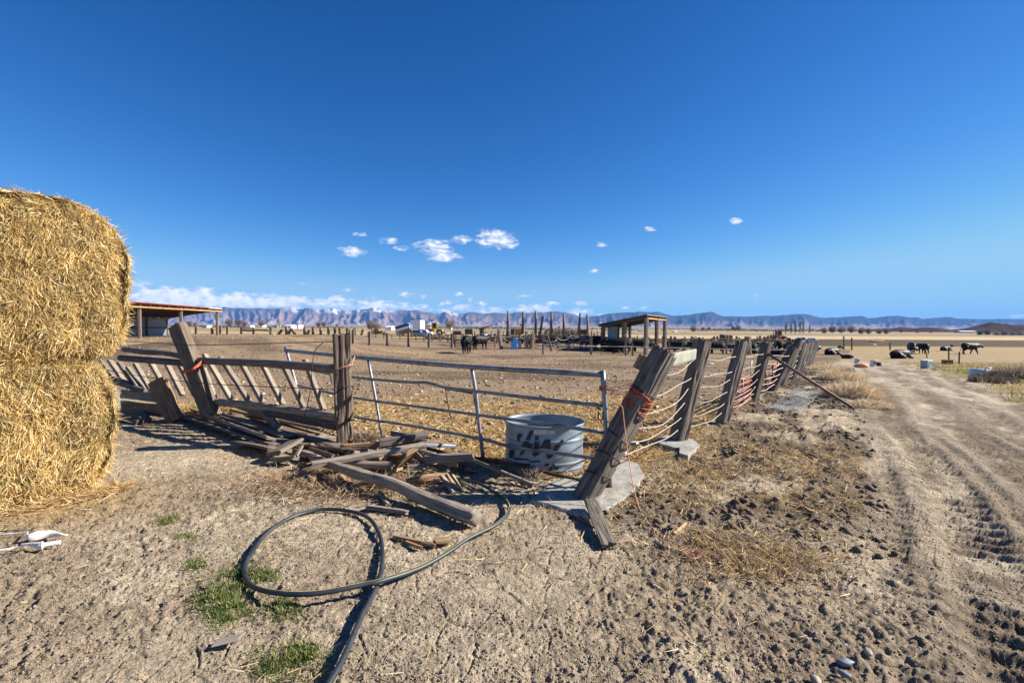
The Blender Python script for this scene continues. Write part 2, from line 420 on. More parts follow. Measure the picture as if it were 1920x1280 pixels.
def simple(name, col, rough=.6, metal=0, var=.25, sc_=8, bs=0.0, spec=.5, dirt=None):
    m, t, b = mat_new(name); tcn = t.nodes.new('ShaderNodeTexCoord')
    n = noise(t, tcn.outputs['Object'], sc_, 6, .6)
    c = ramp(t, n, [(.25, tuple(x*(1-var) for x in col)), (.75, tuple(min(1, x*(1+var)) for x in col))])
    if dirt:
        n2 = noise(t, tcn.outputs['Object'], sc_*.35, 6, .65)
        c = mixrgb(t, mth('MULTIPLY', mth('SUBTRACT', n2, .5, tree=t), 5, tree=t, clamp=True), c, dirt)
    t.links.new(c, b.inputs['Base Color']); b.inputs['Roughness'].default_value = rough; b.inputs['Metallic'].default_value = metal
    b.inputs['Specular IOR Level'].default_value = spec
    if bs: bump(t, b, n, bs, .01)
    return m
def colattr(name, rough=.8, trans=0.0, spec=.25):
    m, t, b = mat_new(name); a = t.nodes.new('ShaderNodeVertexColor'); a.layer_name = 'Col'
    t.links.new(a.outputs[0], b.inputs['Base Color']); b.inputs['Roughness'].default_value = rough
    b.inputs['Specular IOR Level'].default_value = spec
    if trans:
        tr = t.nodes.new('ShaderNodeBsdfTranslucent'); mx = t.nodes.new('ShaderNodeMixShader'); mx.inputs[0].default_value = trans
        t.links.new(a.outputs[0], tr.inputs[0]); t.links.new(b.outputs[0], mx.inputs[1]); t.links.new(tr.outputs[0], mx.inputs[2]); t.links.new(mx.outputs[0], t.nodes['Material Output'].inputs[0])
    return m
def corrugated(name, col, scale, axis=0, rust=None):
    m = simple(name, col, .5, .25, .2, 3, dirt=rust); t = m.node_tree; b = t.nodes['Principled BSDF']
    tcn = t.nodes.new('ShaderNodeTexCoord'); w = t.nodes.new('ShaderNodeTexWave'); w.inputs['Scale'].default_value = scale
    w.bands_direction = 'XYZ'[axis]; t.links.new(tcn.outputs['Object'], w.inputs[0]); bump(t, b, w.outputs[1], .9, .03); return m

M_post = wood('weathered_post_wood', (.03, .021, .015), (.13, .098, .073), (.25, .20, .155), (.11, .085, .065))
M_tie = wood('railroad_tie_wood', (.02, .016, .014), (.135, .113, .097), (.31, .27, .23), (.085, .07, .06))
M_grey = wood('grey_weathered_wood', (.07, .055, .045), (.25, .205, .16), (.42, .37, .31), (.18, .145, .11), 1.0)
M_slat = wood('slat_wood', (.07, .058, .046), (.21, .172, .135), (.35, .30, .245), (.15, .12, .09), .5)
M_dark = wood('dark_rail_wood', (.03, .025, .023), (.12, .10, .09), (.24, .215, .19), (.08, .07, .065))
M_mid = wood('brown_pen_wood', (.09, .065, .045), (.21, .155, .11), (.34, .27, .20), (.16, .115, .08), .4)
M_brown = wood('brown_split_wood', (.07, .04, .02), (.25, .15, .085), (.42, .28, .17), (.2, .12, .07))
M_fresh = wood('yellow_split_wood', (.16, .10, .04), (.42, .28, .14), (.6, .45, .26), (.3, .19, .1))
M_pine = wood('orange_pine_beam', (.2, .09, .03), (.45, .25, .1), (.62, .4, .2))
M_steel = simple('galvanised_steel', (.22, .245, .27), .5, .6, .25, 14, .05, dirt=(.12, .11, .10))
M_tank = simple('tank_zinc', (.22, .28, .34), .5, .3, .18, 6, .03, dirt=(.12, .115, .11))
M_rust = simple('rusty_iron', (.13, .06, .035), .8, .2, .4, 25, .3)
M_rustp = simple('brown_rust_pipe', (.17, .10, .075), .7, .3, .3, 10, .1)
M_wire = simple('dark_wire', (.045, .036, .03), .7, .5)
M_cable = simple('pale_cable', (.36, .31, .265), .6, 0, .25, 6, .2)
M_white = simple('white_plastic', (.74, .74, .70), .45, 0, .08, 5, dirt=(.55, .52, .45))
M_oldw = simple('old_whitewash', (.29, .295, .235), .8, 0, .2, 6, dirt=(.19, .185, .14))
M_hose = simple('black_rubber', (.018, .024, .032), .5, 0, .4, 12, .05, spec=.55, dirt=(.05, .05, .052))
M_stripe = simple('yellow_stripe', (.42, .36, .11), .5, 0, .2, 20)
M_orange = simple('orange_twine', (.50, .095, .03), .75, 0, .25, 40)
M_pink = simple('faded_twine', (.72, .33, .22), .8, 0, .2, 40)
M_conc = simple('concrete', (.29, .28, .25), .9, 0, .3, 9, .6, dirt=(.22, .175, .125))
M_cow = simple('black_hide', (.0075, .006, .0055), .55, 0, .5, 3, .1, spec=.22)
M_cow2 = simple('brown_hide', (.12, .045, .02), .6, 0, .3, 3)
M_paint = simple('black_paint', (.012, .014, .02), .6, 0, .5, 30)
M_tape = simple('pale_sticker', (.5, .48, .4), .7, 0, .12, 30)
M_clod2 = simple('rubble', (.26, .21, .16), .95, 0, .5, 2, .3)
M_blade = colattr('straw_blades', .75, .25)
M_grass = colattr('grass_blades', .6, .3)
M_red = simple('red_roof', (.26, .065, .05), .6, .1, .3, 2, dirt=(.16, .06, .045))
M_corr = corrugated('corrugated_blue_grey', (.22, .27, .33), 3.0, 1)
M_teal = corrugated('corrugated_teal', (.28, .42, .48), 4.0, 0, (.12, .14, .14))
M_tin = corrugated('tin_roof', (.10, .09, .085), 4.0, 0, (.09, .06, .045))
M_shade = simple('dark_board', (.07, .05, .04), .8, 0, .3, 2)
M_yel = simple('yellow_machine', (.90, .50, .01), .45, 0, .12, 3)
M_org = simple('orange_machine', (.80, .30, .04), .5, 0, .15, 3)
M_glass = simple('dark_glass', (.02, .03, .04), .12, 0, .1)
M_tyre = simple('tyre_rubber', (.02, .02, .02), .8)
M_blue = simple('blue_paint', (.10, .22, .55), .4, .1, .2, 2, dirt=(.12, .16, .28))
M_bluep = simple('blue_plastic', (.08, .42, .90), .4, 0, .15, 4)
M_wpaint = simple('white_paint', (.78, .79, .80), .5, 0, .06, 2)
M_greybox = simple('grey_bin', (.10, .09, .085), .7, 0, .2, 2)
M_clay = simple('clod_clay', (.25, .195, .14), .95, 0, .35, 6, .5)
M_stone = simple('river_stone', (.15, .17, .20), .6, 0, .3, 5, .1)
M_stone2 = simple('tan_stone', (.27, .23, .18), .7, 0, .2, 5, .1)
M_orgpipe = simple('orange_panel_paint', (.30, .075, .04), .6, 0, .3, 12, dirt=(.12, .045, .03))
M_hay = simple('old_hay', (.42, .27, .12), .95, 0, .35, 12, .6)
M_hay2 = simple('orange_hay', (.55, .29, .07), .95, 0, .25, 5, .6)
M_hayb = simple('grey_brown_hay', (.16, .12, .085), .95, 0, .3, 5, .6)
M_bark = simple('bare_bark', (.13, .105, .09), .95, 0, .3, 2)
M_twig = simple('bare_twigs', (.17, .135, .115), .95, 0, .3, 1)
M_roofg = simple('grey_roof', (.2, .2, .22), .7, 0, .2, .5)
M_dwall = simple('tan_wall', (.45, .38, .32), .8, 0, .2, .5)

# ------------------------------------------------------------------ ground mesh
def build_ground():
    pys = np.linspace(2050, 640, 620)
    H0 = 611.0
    Y = CH*F/(pys-H0)
    Yf = np.geomspace(Y[-1], 5600, 190)[1:]
    Yn = np.array([-60, -20, -6, -2, -.3, .35, .7])
    Y = np.concatenate([Yn, Y[Y > .9], Yf]); nr = len(Y)
    u = np.linspace(-1.36, 1.36, 1150); nc = len(u)
    ext = np.where(Y < 1.2, 1.2+np.abs(Y-1.2)*2.2, Y)
    X = u[None, :]*ext[:, None]
    off = np.array([.4, 1.2, 3, 8, 22, 60, 200]); X = np.concatenate([X[:, :1]-off[::-1][None], X, X[:, -1:]+off[None]], 1); nc = X.shape[1]
    YY = np.broadcast_to(Y[:, None], X.shape)
    x = X.ravel(); y = YY.ravel()
    z = np.where(y > 120, zmac(x, y), 0.0)
    near = y <= 120
    z[near] = ground_h(x[near], y[near])
    V = np.stack([x, y, z], 1)
    me = bpy.data.meshes.new('ground'); n = len(V)
    me.vertices.add(n); me.vertices.foreach_set('co', V.ravel())
    i = np.arange(nr-1)[:, None]*nc+np.arange(nc-1)[None, :]
    q = np.stack([i, i+1, i+nc+1, i+nc], -1).reshape(-1).astype(np.int32)
    k = len(q)//4; me.loops.add(len(q)); me.loops.foreach_set('vertex_index', q)
    me.polygons.add(k); me.polygons.foreach_set('loop_start', np.arange(k, dtype=np.int32)*4)
    me.polygons.foreach_set('use_smooth', np.ones(k, bool)); me.update(calc_edges=True)
    # soil kinds
    cor, road, moist, q_ = masks(x, y)
    C = np.zeros((n, 3)); C[:] = (.425, .352, .262)
    def mix(col, f): C[:] = C*(1-f[:, None])+np.array(col)*f[:, None]
    patch = ss(.42, .62, fbm(x*.7+4, y*.7, 3, 5)); mix((.30, .235, .17), patch*.7)
    mix((.50, .425, .32), ss(.52, .68, fbm(x*1.3, y*1.3+7, 3, 70))*.6)
    mix((.45, .38, .29), road*.75)
    mix((.17, .13, .095), road*ss(.5, .66, fbm(q_*2.2, roadt(x, y)*.35, 3, 72))*.55)
    mix((.105, .078, .056), moist*ss(.36, .56, fbm(x*1.4, y*1.4, 3, 74))*.9)
    mix((.26, .185, .12), cor*.92)
    mix((.115, .082, .055), cor*ss(.48, .66, fbm(x*.25, y*.5, 3, 76))*ss(11, 16, y)*.75)
    mix((.36, .25, .115), cor*ss(12.5, 9, y+2.5*(fbm(x*.8, y*.8, 3, 78)-.5))*ss(-4.2, -2.6, x)*.75)
    mix((.42, .30, .14), cor*np.exp(-((y-34)/3.0)**2)*ss(-4, -7, x)*ss(.35, .55, fbm(x*.4, y*.4, 3, 79))*.9)
    strz = np.exp(-(((x-2.5)/1.5)**2+((y-6.0)/1.5)**2)); mix((.33, .245, .135), strz*ss(.35, .6, fbm(x*2, y*2, 3, 80))*.8*(1-cor))
    mix((.42, .28, .12), np.exp(-(((x+4.2)/.75)**2+((y-4.4)/.5)**2))*.8)
    mix((.2, .13, .08), np.exp(-(((x+1.75)/.5)**2+((y-5.1)/.35)**2))*.8)
    tq = roadt(x, y); wq = q_+.10*np.sin(tq*.7)+.05*(fbm(tq*.8, tq*0, 2, 60)-.5)
    for c_, w_ in ((-.05, .24), (-.62, .2), (.75, .3), (1.5, .22), (2.1, .3)):
        mix((.17, .125, .088), road*np.exp(-((wq-c_)/w_)**2)*ss(.40, .56, fbm(x*3, y*3, 3, 75)*.5+.5*fbm(q_*2, tq*.5, 2, 77))*ss(2.2, 3.2, tq)*.8)
    # pasture right of the track and the far fields
    out = (1-cor)
    past = out*ss(2.1, 3.0, q_+1.4*(fbm(x*.5, y*.5, 3, 82)-.5))*ss(8, 10, y)
    mix((.31, .235, .125), past)
    mix((.21, .20, .06), past*ss(30, 18, y)*ss(7.5, 3.5, q_)*ss(.34, .52, fbm(x*.35, y*.6, 3, 84))*.85)
    mix((.33, .25, .145), out*ss(30, 42, y))
    pl = ss(55, 75, y)
    mix((.36, .28, .165), pl)
    mix((.34, .24, .12), pl*ss(.45, .55, fbm(x*.02, y*.02, 3, 85)))
    n1 = 3*(fbm(x*.03, y*0, 2, 86)-.5)
    mix((.085, .062, .04), ss(22, 28, x)*ss(72, 76, y+n1)*ss(132, 124, y+n1))
    mix((.47, .36, .21), ss(126, 134, y+n1)*ss(230, 200, y))
    mix((.21, .19, .13), ss(215, 260, y)*ss(.42, .55, fbm(x*.006+3, y*.0035, 3, 87))*.7)
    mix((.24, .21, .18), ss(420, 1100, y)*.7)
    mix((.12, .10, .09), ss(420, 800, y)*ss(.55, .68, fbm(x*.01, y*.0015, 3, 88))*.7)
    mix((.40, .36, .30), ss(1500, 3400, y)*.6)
    C *= np.array([.95, .935, .90])
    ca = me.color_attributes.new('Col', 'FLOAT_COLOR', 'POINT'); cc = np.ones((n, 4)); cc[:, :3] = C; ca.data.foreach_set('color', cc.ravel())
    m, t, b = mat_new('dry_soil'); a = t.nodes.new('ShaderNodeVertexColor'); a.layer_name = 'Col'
    tcn = t.nodes.new('ShaderNodeTexCoord'); P = tcn.outputs['Object']
    n1 = noise(t, P, 9, 8, .7); n2 = noise(t, P, 60, 5, .7); n3 = noise(t, P, 1.6, 5, .6)
    v = mth('ADD', mth('MULTIPLY', n1, 1.1, tree=t), mth('ADD', mth('MULTIPLY', n2, .8, tree=t), mth('MULTIPLY', n3, .5, tree=t), tree=t), tree=t)
    v = mth('MAXIMUM', mth('MULTIPLY_ADD', mth('SUBTRACT', v, 1.2, tree=t), 2.0, 1.0, tree=t), .25, tree=t)  # soil mottling; its dark flecks also paint in tiny shadows between crumbs
    c = mixrgb(t, 1.0, a.outputs[0], v, 'MULTIPLY')
    vs = t.nodes.new('ShaderNodeTexVoronoi'); vs.inputs['Scale'].default_value = 26; t.links.new(P, vs.inputs['Vector'])   # pale chips of stone and straw
    sp = mth('MULTIPLY', mth('LESS_THAN', vs.outputs[0], .13, tree=t), mth('GREATER_THAN', noise(t, P, 5, 2), .52, tree=t), tree=t)
    c = mixrgb(t, mth('MULTIPLY', sp, .55, tree=t), c, (.5, .43, .33))
    t.links.new(c, b.inputs['Base Color']); b.inputs['Roughness'].default_value = .95; b.inputs['Specular IOR Level'].default_value = .1
    hh = mth('ADD', mth('MULTIPLY', noise(t, P, 14, 8, .72), 1.0, tree=t), mth('MULTIPLY', n2, .4, tree=t), tree=t)
    hh = mth('ADD', hh, mth('MULTIPLY', noise(t, P, 4.5, 6, .7), 1.6, tree=t), tree=t); bump(t, b, hh, 1.0, .05)
    me.materials.append(m)
    o = bpy.data.objects.new('ground', me); COL.objects.link(o); tag(o, kind='structure')
build_ground()

# ------------------------------------------------------------------ mountains and hills
def build_range():
    sk = [(-900, 590), (-300, 584), (0, 586), (200, 583), (300, 580), (408, 577), (423, 575), (436, 578), (451, 577), (470, 579), (485, 577), (509, 579), (534, 576), (559, 580), (574, 578), (602, 581), (623, 578),
          (653, 583), (672, 582), (700, 577), (719, 581), (731, 583), (757, 581.5), (782, 582), (799, 586), (819, 588), (842, 583.4), (859, 589), (885, 585), (907, 589.6), (926, 587), (951, 588), (964, 586), (1001, 586),
          (1024, 585), (1048, 584.4), (1067, 588), (1077, 590), (1090, 595.6), (1117, 592), (1146, 588), (1176, 586.7), (1201, 584.5), (1221, 586), (1234, 584.5), (1250, 590), (1264, 592), (1295, 590.4), (1313, 587.5),
          (1336, 585.3), (1347, 591), (1358, 593.7), (1407, 593), (1463, 591.7), (1508, 589), (1523, 591.7), (1537, 596), (1572, 595), (1620, 593), (1629, 597), (1654, 594.4), (1687, 592), (1706, 596), (1719, 595),
          (1729, 598.5), (1779, 594.4), (1794, 597), (1841, 598.5), (1920, 598.5), (2100, 600), (2600, 603)]
    uv = [uvpx(a, b) for a, b in sk]; ux = np.array([a for a, b in uv]); uz = np.array([b for a, b in uv])
    nu, ntt = 1500, 90
    u = np.linspace(-1.9, 1.75, nu); t = np.linspace(0, 1, ntt)
    U, T = np.meshgrid(u, t)
    Yc, Yb = 5200.0, 4500.0
    H = (np.interp(u, ux, uz)*Yc+CH+2.6)[None, :]
    H = H*(1+.05*(vn(u*150, u*0, 90)[None, :]-.5)+.05*(vn(u*60, u*0, 89)[None, :]-.5))
    drift = .02*(fbm(U*5, T*3, 2, 91)-.5)*2*(1-T)
    w = U+drift
    spur = 1-np.abs(2*vn(w*26, T*1.1+0*w, 92)-1)
    spur2 = 1-np.abs(2*vn(w*70, T*1.6, 93)-1)
    spur3 = 1-np.abs(2*vn(w*170, T*3, 94)-1)
    s = .45*spur+.35*spur2+.20*spur3
    p = .6+3.6*(1-s)
    f = .10*T+.90*np.power(np.clip(T, 0, 1), p)
    cl = ss(.62, .9, T)                                            # upper cliff band
    f = f*(1-.0*cl)
    z = H*np.clip(f, 0, 1)-2.6*(1-T)-3*(T == 0)
    Y = Yb+(Yc-Yb)*T
    X = U*Y
    # back slope
    Xb = (U[-1]*6200)[None]; zb = H*0-5; Ybk = Xb*0+6200
    V = np.stack([np.vstack([X, Xb]), np.vstack([Y, Ybk]), np.vstack([z, zb])], -1).reshape(-1, 3)
    nr = ntt+1; i = np.arange(nr-1)[:, None]*nu+np.arange(nu-1)[None, :]
    q = np.stack([i, i+1, i+nu+1, i+nu], -1).reshape(-1).astype(np.int32)
    me = bpy.data.meshes.new('mountains'); me.vertices.add(len(V)); me.vertices.foreach_set('co', V.ravel())
    k = len(q)//4; me.loops.add(len(q)); me.loops.foreach_set('vertex_index', q); me.polygons.add(k)
    me.polygons.foreach_set('loop_start', np.arange(k, dtype=np.int32)*4); me.update(calc_edges=True)
    C = np.zeros((ntt, nu, 3)); C[:] = (.25, .175, .14)
    def mix(col, f): C[:] = C*(1-f[..., None])+np.array(col)*f[..., None]
    right = ss(-.05, .25, U)
    mix((.14, .105, .105), ss(.4, .6, fbm(U*90, T*6, 3, 95))*.7); mix((.34, .26, .21), ss(.55, .62, vn(U*0+T*14, U*3, 98))*ss(.5, .7, fbm(U*60, T*3, 2, 99))*.5)
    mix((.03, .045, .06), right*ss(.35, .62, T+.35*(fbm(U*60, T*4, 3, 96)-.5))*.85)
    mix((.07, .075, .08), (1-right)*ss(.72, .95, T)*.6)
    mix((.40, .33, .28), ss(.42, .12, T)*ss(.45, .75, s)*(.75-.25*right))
    sn = 1.4*np.exp(-((U-uvpx(700, 580)[0])/.035)**2)+.9*np.exp(-((U-uvpx(622, 580)[0])/.03)**2)+.7*np.exp(-((U-uvpx(842, 580)[0])/.02)**2)+.45*np.exp(-((U-uvpx(560, 580)[0])/.04)**2)
    mix((.85, .87, .9), np.clip(sn*ss(.8, .97, T)*ss(.42, .6, fbm(U*120, T*9, 3, 97))*1.3, 0, 1))
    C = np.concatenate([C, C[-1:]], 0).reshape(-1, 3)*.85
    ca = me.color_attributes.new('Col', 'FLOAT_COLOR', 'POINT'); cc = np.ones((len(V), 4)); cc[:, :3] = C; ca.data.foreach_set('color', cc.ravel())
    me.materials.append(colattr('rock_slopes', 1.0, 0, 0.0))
    o = bpy.data.objects.new('mountains', me); COL.objects.link(o); tag(o, kind='structure')
build_range()
M_hill = simple('hill_scrub', (.060, .040, .030), 1.0, 0, .4, .02, spec=0.0)
def build_hills():
    for nm, px0, px1, prof, Y in (('hill', 1610, 1800, [(0, 0), (.1, 3), (.25, 4.5), (.4, 7.5), (.55, 6), (.7, 8.5), (.85, 5), (1, 0)], 640), ('hill', 1760, 2150, [(0, 0), (.12, 5), (.25, 16), (.29, 17), (.34, 15), (.5, 8), (.7, 11), (1, 0)], 660),
                                  ('hill', 1690, 1800, [(0, 0), (.3, 5), (.6, 7), (1, 0)], 560)):
        u0 = uvpx(px0, 620)[0]; u1 = uvpx(px1, 620)[0]
        nu, nv = 90, 24; V = []
        for j in range(nv+1):
            v = j/nv
            for i in range(nu+1):
                a = i/nu; Yy = Y+(v-.3)*110; h = np.interp(a, [p[0] for p in prof], [p[1] for p in prof])/F*Y
                k = math.sin(math.pi*min(1, v/.6)/2)**1.2 if v < .6 else max(0, 1-(v-.6)/.4)
                zz = -2.8+h*k*(.85+.3*float(vn(np.array(a*20.), np.array(v*5.), 3)))
                V.append(((u0+(u1-u0)*a)*Yy, Yy, zz))
        Fc = [(j*(nu+1)+i, j*(nu+1)+i+1, (j+1)*(nu+1)+i+1, (j+1)*(nu+1)+i) for j in range(nv) for i in range(nu)]
        o = mesh_obj(nm, V, Fc, M_hill); tag(o, kind='structure')
build_hills()

exec_parts = []
# ------------------------------------------------------------------ hay bales
TU = np.array([.606, .795, 0]); NN = np.array([.795, -.606, 0]); O0 = np.array([-3.99, 4.80, 0])
def hay_bale(u0, u1, z0, z1, dep, radz, label, seed, nb, bulge):
    rng = np.random.default_rng(seed)
    hu, hz, hd = (u1-u0)/2, (z1-z0)/2, dep/2
    c = O0+TU*(u0+u1)/2-NN*hd; c[2] = (z0+z1)/2
    t = thing('hay_bale', label, 'hay bale', (c[0], c[1], z0), 'big straw bales stacked at the left edge')
    def surf(a, z, side):
        """a, z in -1..1 on the chosen face; returns local offset and normal"""
    n = 56; V = []; Fc = []; idx = {}
    G_ = np.linspace(-1, 1, n+1)
    def shape(p):
        p = np.array(p, float)
        r = radz
        q = p*np.array([hu, hz, hd]); rr = np.array([r, r, .12])
        # rounding in the u-z plane and a small one in depth
        core = np.array([hu-r, hz-r]); d = np.array([max(0, abs(q[0])-core[0]), max(0, abs(q[1])-core[1])])
        l = math.hypot(*d)
        if l > r:
            d = d*r/l; q[0] = math.copysign(core[0]+d[0], q[0]); q[1] = math.copysign(core[1]+d[1], q[1])
        ez = max(0, abs(p[0]), abs(p[1]))
        b = bulge*(1-p[0]**2)*(1-p[1]**2)
        q[2] = q[2]+math.copysign(b, q[2])*(abs(p[2]) > .99)-math.copysign(.10*max(0, ez-.85)/.15, q[2])*(abs(p[2]) > .99)
        return q
    P = []
    faces = []
    for ax in range(3):
        for sgn in (-1, 1):
            base = len(P)
            for i in range(n+1):
                for j in range(n+1):
                    p = [0, 0, 0]; p[ax] = sgn; p[(ax+1) % 3] = G_[i]; p[(ax+2) % 3] = G_[j]; P.append(shape(p))
            for i in range(n):
                for j in range(n):
                    a = base+i*(n+1)+j; f = (a, a+n+1, a+n+2, a+1); faces.append(f if sgn > 0 else f[::-1])
    P = np.array(P)
    nrm = P/np.array([hu, hz, hd]); nrm = np.sign(nrm)*np.abs(nrm)**5; nrm = nrm/np.array([hu, hz, hd]); nrm /= np.linalg.norm(nrm, axis=1)[:, None]+1e-9
    dsp = .10*(fbm(P[:, 0]*2.2+P[:, 2]*1.3+seed, P[:, 1]*2.2, 3, seed)-.5)+.05*(fbm(P[:, 0]*11, P[:, 1]*5+P[:, 2]*3, 3, seed+5)-.5)
    P2 = P+nrm*dsp[:, None]
    def tow(Q): return c+Q[:, :1]*TU+Q[:, 1:2]*np.array([0, 0, 1])+Q[:, 2:3]*NN
    Wv = tow(P2); Wn = nrm[:, :1]*TU+nrm[:, 1:2]*np.array([0, 0, 1])+nrm[:, 2:3]*NN
    mesh_obj('bale_core', Wv, faces, M_hay, t, tuple(c))
    # straw: pick points on the visible faces
    fa = np.array(faces); ctr = Wv[fa].mean(1); fn = np.cross(Wv[fa[:, 1]]-Wv[fa[:, 0]], Wv[fa[:, 3]]-Wv[fa[:, 0]]); ar = np.linalg.norm(fn, axis=1); fn /= ar[:, None]+1e-12
    facing = np.clip((fn*(np.array([0, 0, CH])-ctr)/np.linalg.norm(ctr, axis=1)[:, None]).sum(1)+.35, .08, 1)
    pr = ar*facing; pr /= pr.sum()
    k = rng.choice(len(fa), nb, p=pr)
    a, b = rng.random((nb, 1)), rng.random((nb, 1))
    Q = (Wv[fa[k, 0]]*(1-a)+Wv[fa[k, 1]]*a)*(1-b)+(Wv[fa[k, 3]]*(1-a)+Wv[fa[k, 2]]*a)*b
    fnk = fn[k]
    # hanging flakes: direction field drifting around straight down
    ang = 2.4*(fbm(Q[:, 2]*5+3, (Q@TU)*9, 2, seed+7)-.5)+rng.normal(0, .55, nb)
    loose = rng.random(nb) < .18; ang = np.where(loose, rng.uniform(0, 6.28, nb), ang)
    tu = np.cross(fnk, [0, 0, 1]); tl = np.linalg.norm(tu, axis=1); tu = np.where(tl[:, None] > .2, tu/(tl[:, None]+1e-9), TU); dn = np.cross(fnk, tu); dn = np.where(dn[:, 2:3] > 0, -dn, dn)
    D = dn*np.cos(ang)[:, None]+tu*np.sin(ang)[:, None]+fnk*(rng.uniform(-.12, .38, (nb, 1)))
    Lg = rng.uniform(.045, .125, nb)*np.where(loose, 1.2, 1)
    cA = np.array([.64, .455, .18]); cB = np.array([.33, .225, .09]); cC = np.array([.70, .58, .33])
    m = rng.random((nb, 1)); band = fbm(Q[:, 2]*9, (Q@TU)*16, 3, seed+9)[:, None]
    col = cA*(1-m)+cB*m; col = np.where(rng.random((nb, 1)) < .22, cC, col)*(.42+1.18*band)
    blades('straw', Q+fnk*.004, D, Lg, rng.uniform(.0045, .0085, nb), col, M_blade, t, .35, tuple(c), rng)
    # long hanging wisps along the lower and right edges
    e = rng.choice(np.where((np.abs(P[fa].mean(1)[:, 0]/hu) > .86) | (P[fa].mean(1)[:, 1]/hz < -.8))[0], 1500)
    Q = ctr[e]; D = fn[e]*rng.uniform(.2, 1.0, (len(e), 1))+np.array([0, 0, -1])*rng.uniform(-.2, 1.0, (len(e), 1))+rng.normal(0, .3, (len(e), 3))
    col = (cA*(.6+.6*rng.random((len(e), 1))))
    blades('loose_straw', Q, D, rng.uniform(.05, .16, len(e)), rng.uniform(.003, .005, len(e)), col, M_blade, t, .4, tuple(c), rng)
hay_bale(-2.1, .0, 0.0, 1.33, 1.3, .42, 'lower straw bale resting on the ground at the left edge', 3, 90000, .05)
hay_bale(-2.1, .16, 1.30, 2.80, 1.35, .52, 'upper straw bale with rounded shoulder stacked on another bale', 5, 110000, .07)

# ------------------------------------------------------------------ gate
B0 = Vector((.985, 4.88, .075)); B1 = Vector((-1.88, 7.0, .06)); T0 = ray_y(1130, 697, 4.93)
gn = (B1-B0).cross(T0-B0).normalized()
def gp(px, py): return plane_px(px, py, B0, gn)
g = thing('steel_gate', 'long galvanised tube gate closing the corral, rusty at its bottom rail', 'gate', tuple(gp(1144, 917)))
def rail(pts, r, m, name='rail', lab=None, mm=10):
    o = tubeo(name, [gp(*p) for p in pts], r, m, g, mm, 3)
    if lab: o['label'] = lab
rail([(535, 657), (690, 672), (885, 688), (1128, 702)], .030, M_steel)
rail([(545, 688), (655, 706), (760, 716), (800, 717), (835, 726), (885, 732), (1000, 746), (1131, 760)], .021, M_steel)
rail([(553, 722), (662, 745), (760, 759), (892, 777), (1040, 797), (1133, 811)], .020, M_steel)
rail([(562, 760), (672, 783), (760, 796), (900, 822), (950, 835), (1030, 847), (1136, 862)], .020, M_steel)
rail([(575, 815), (720, 835), (905, 860), (995, 879), (1072, 897), (1144, 914)], .022, M_rust, lab='rusty brown bottom rail')
for pts, r in (([(535, 650), (545, 685), (556, 725), (576, 812)], .026), ([(690, 673), (703, 740), (717, 822)], .021), ([(884, 688), (892, 735), (899, 800), (906, 861)], .023), ([(1130, 694), (1135, 770), (1139, 850), (1144, 917)], .027)):
    rail(pts, r, M_steel, 'upright')
rail([(835, 726), (840, 757), (846, 786)], .009, M_rust, 'bracket_rod', mm=6)
rail([(887, 738), (893, 770), (892, 795)], .008, M_rust, 'bracket_rod', mm=6)
rail([(835, 728), (860, 732), (886, 737)], .014, M_rust, 'bracket_strap', mm=6)
mb = MB(); q = [gp(1121, 769), gp(1121, 783), gp(1125, 786), gp(1129, 782), gp(1129, 770)]
mb.tube([p+Vector((0, -.03, 0)) for p in catmull(q, 4)], .007, 6); mb.build('latch_hook', M_rust, g, True)
ch = MB(); a = gp(1136, 872)+Vector((0, -.05, 0)); b = gp(1136, 897)+Vector((0, -.05, 0))
for i in range(9):
    c = a.lerp(b, i/8); k = [c+Vector((math.cos(x)*.007*(i % 2), math.cos(x)*.007*((i+1) % 2), math.sin(x)*.013)) for x in np.linspace(0, 6.28, 9)]
    ch.tube(k, .0025, 5)
ch.build('chain', M_wire, g, True)
ch = MB(); c = gp(1136, 904)+Vector((0, -.05, 0)); ch.tube([c+Vector((math.cos(x)*.035, 0, math.sin(x)*.035)) for x in np.linspace(0, 6.28, 20)], .006, 6); ch.build('ring', M_rust, g, True)

# ------------------------------------------------------------------ stock tank
TC = Vector((.395, 5.84, -.10)); ta, tb, th_, trot = .47, .40, .60, R(-14)
def tank_pt(a, z, off=0.0):
    x = (ta+off)*math.cos(a); y = (tb+off)*math.sin(a)
    # superellipse-like oval
    return Vector((TC.x+x*math.cos(trot)-y*math.sin(trot), TC.y+x*math.sin(trot)+y*math.cos(trot), TC.z+z))
def tank_hit(px, py, off=.004):
    d = dirpx(px, py); o = CAM-TC; c, s = math.cos(-trot), math.sin(-trot)
    def loc(v): return (v.x*c-v.y*s)/(ta+off), (v.x*s+v.y*c)/(tb+off)
    ox, oy = loc(o); dx, dy = loc(d); A = dx*dx+dy*dy; B = ox*dx+oy*dy; Cc = ox*ox+oy*oy-1; disc = B*B-A*Cc
    if disc < 0: return None
    t_ = (-B-math.sqrt(disc))/A; return CAM+d*t_
tk = thing('stock_tank', 'oval galvanised stock tank with black painted marks behind the gate', 'stock tank', tuple(TC))
na = 72; prof = []
zs = np.linspace(0, th_, 57)
for z in zs:
    r = 0.0
    for bz in (.10, .17, .43): r += .010*math.exp(-((z-bz)/.012)**2)
    prof.append((z, r+.004*math.sin(z*60)*.2))
V = []; Fc = []
for k, (z, r) in enumerate(prof):
    for i in range(na): V.append(tank_pt(2*math.pi*i/na, z, r))
n0 = len(prof)
for k in range(n0-1, -1, -1):
    z = prof[k][0]
    for i in range(na): V.append(tank_pt(2*math.pi*i/na, max(z, .03), prof[k][1]-.008))
nr = 2*n0
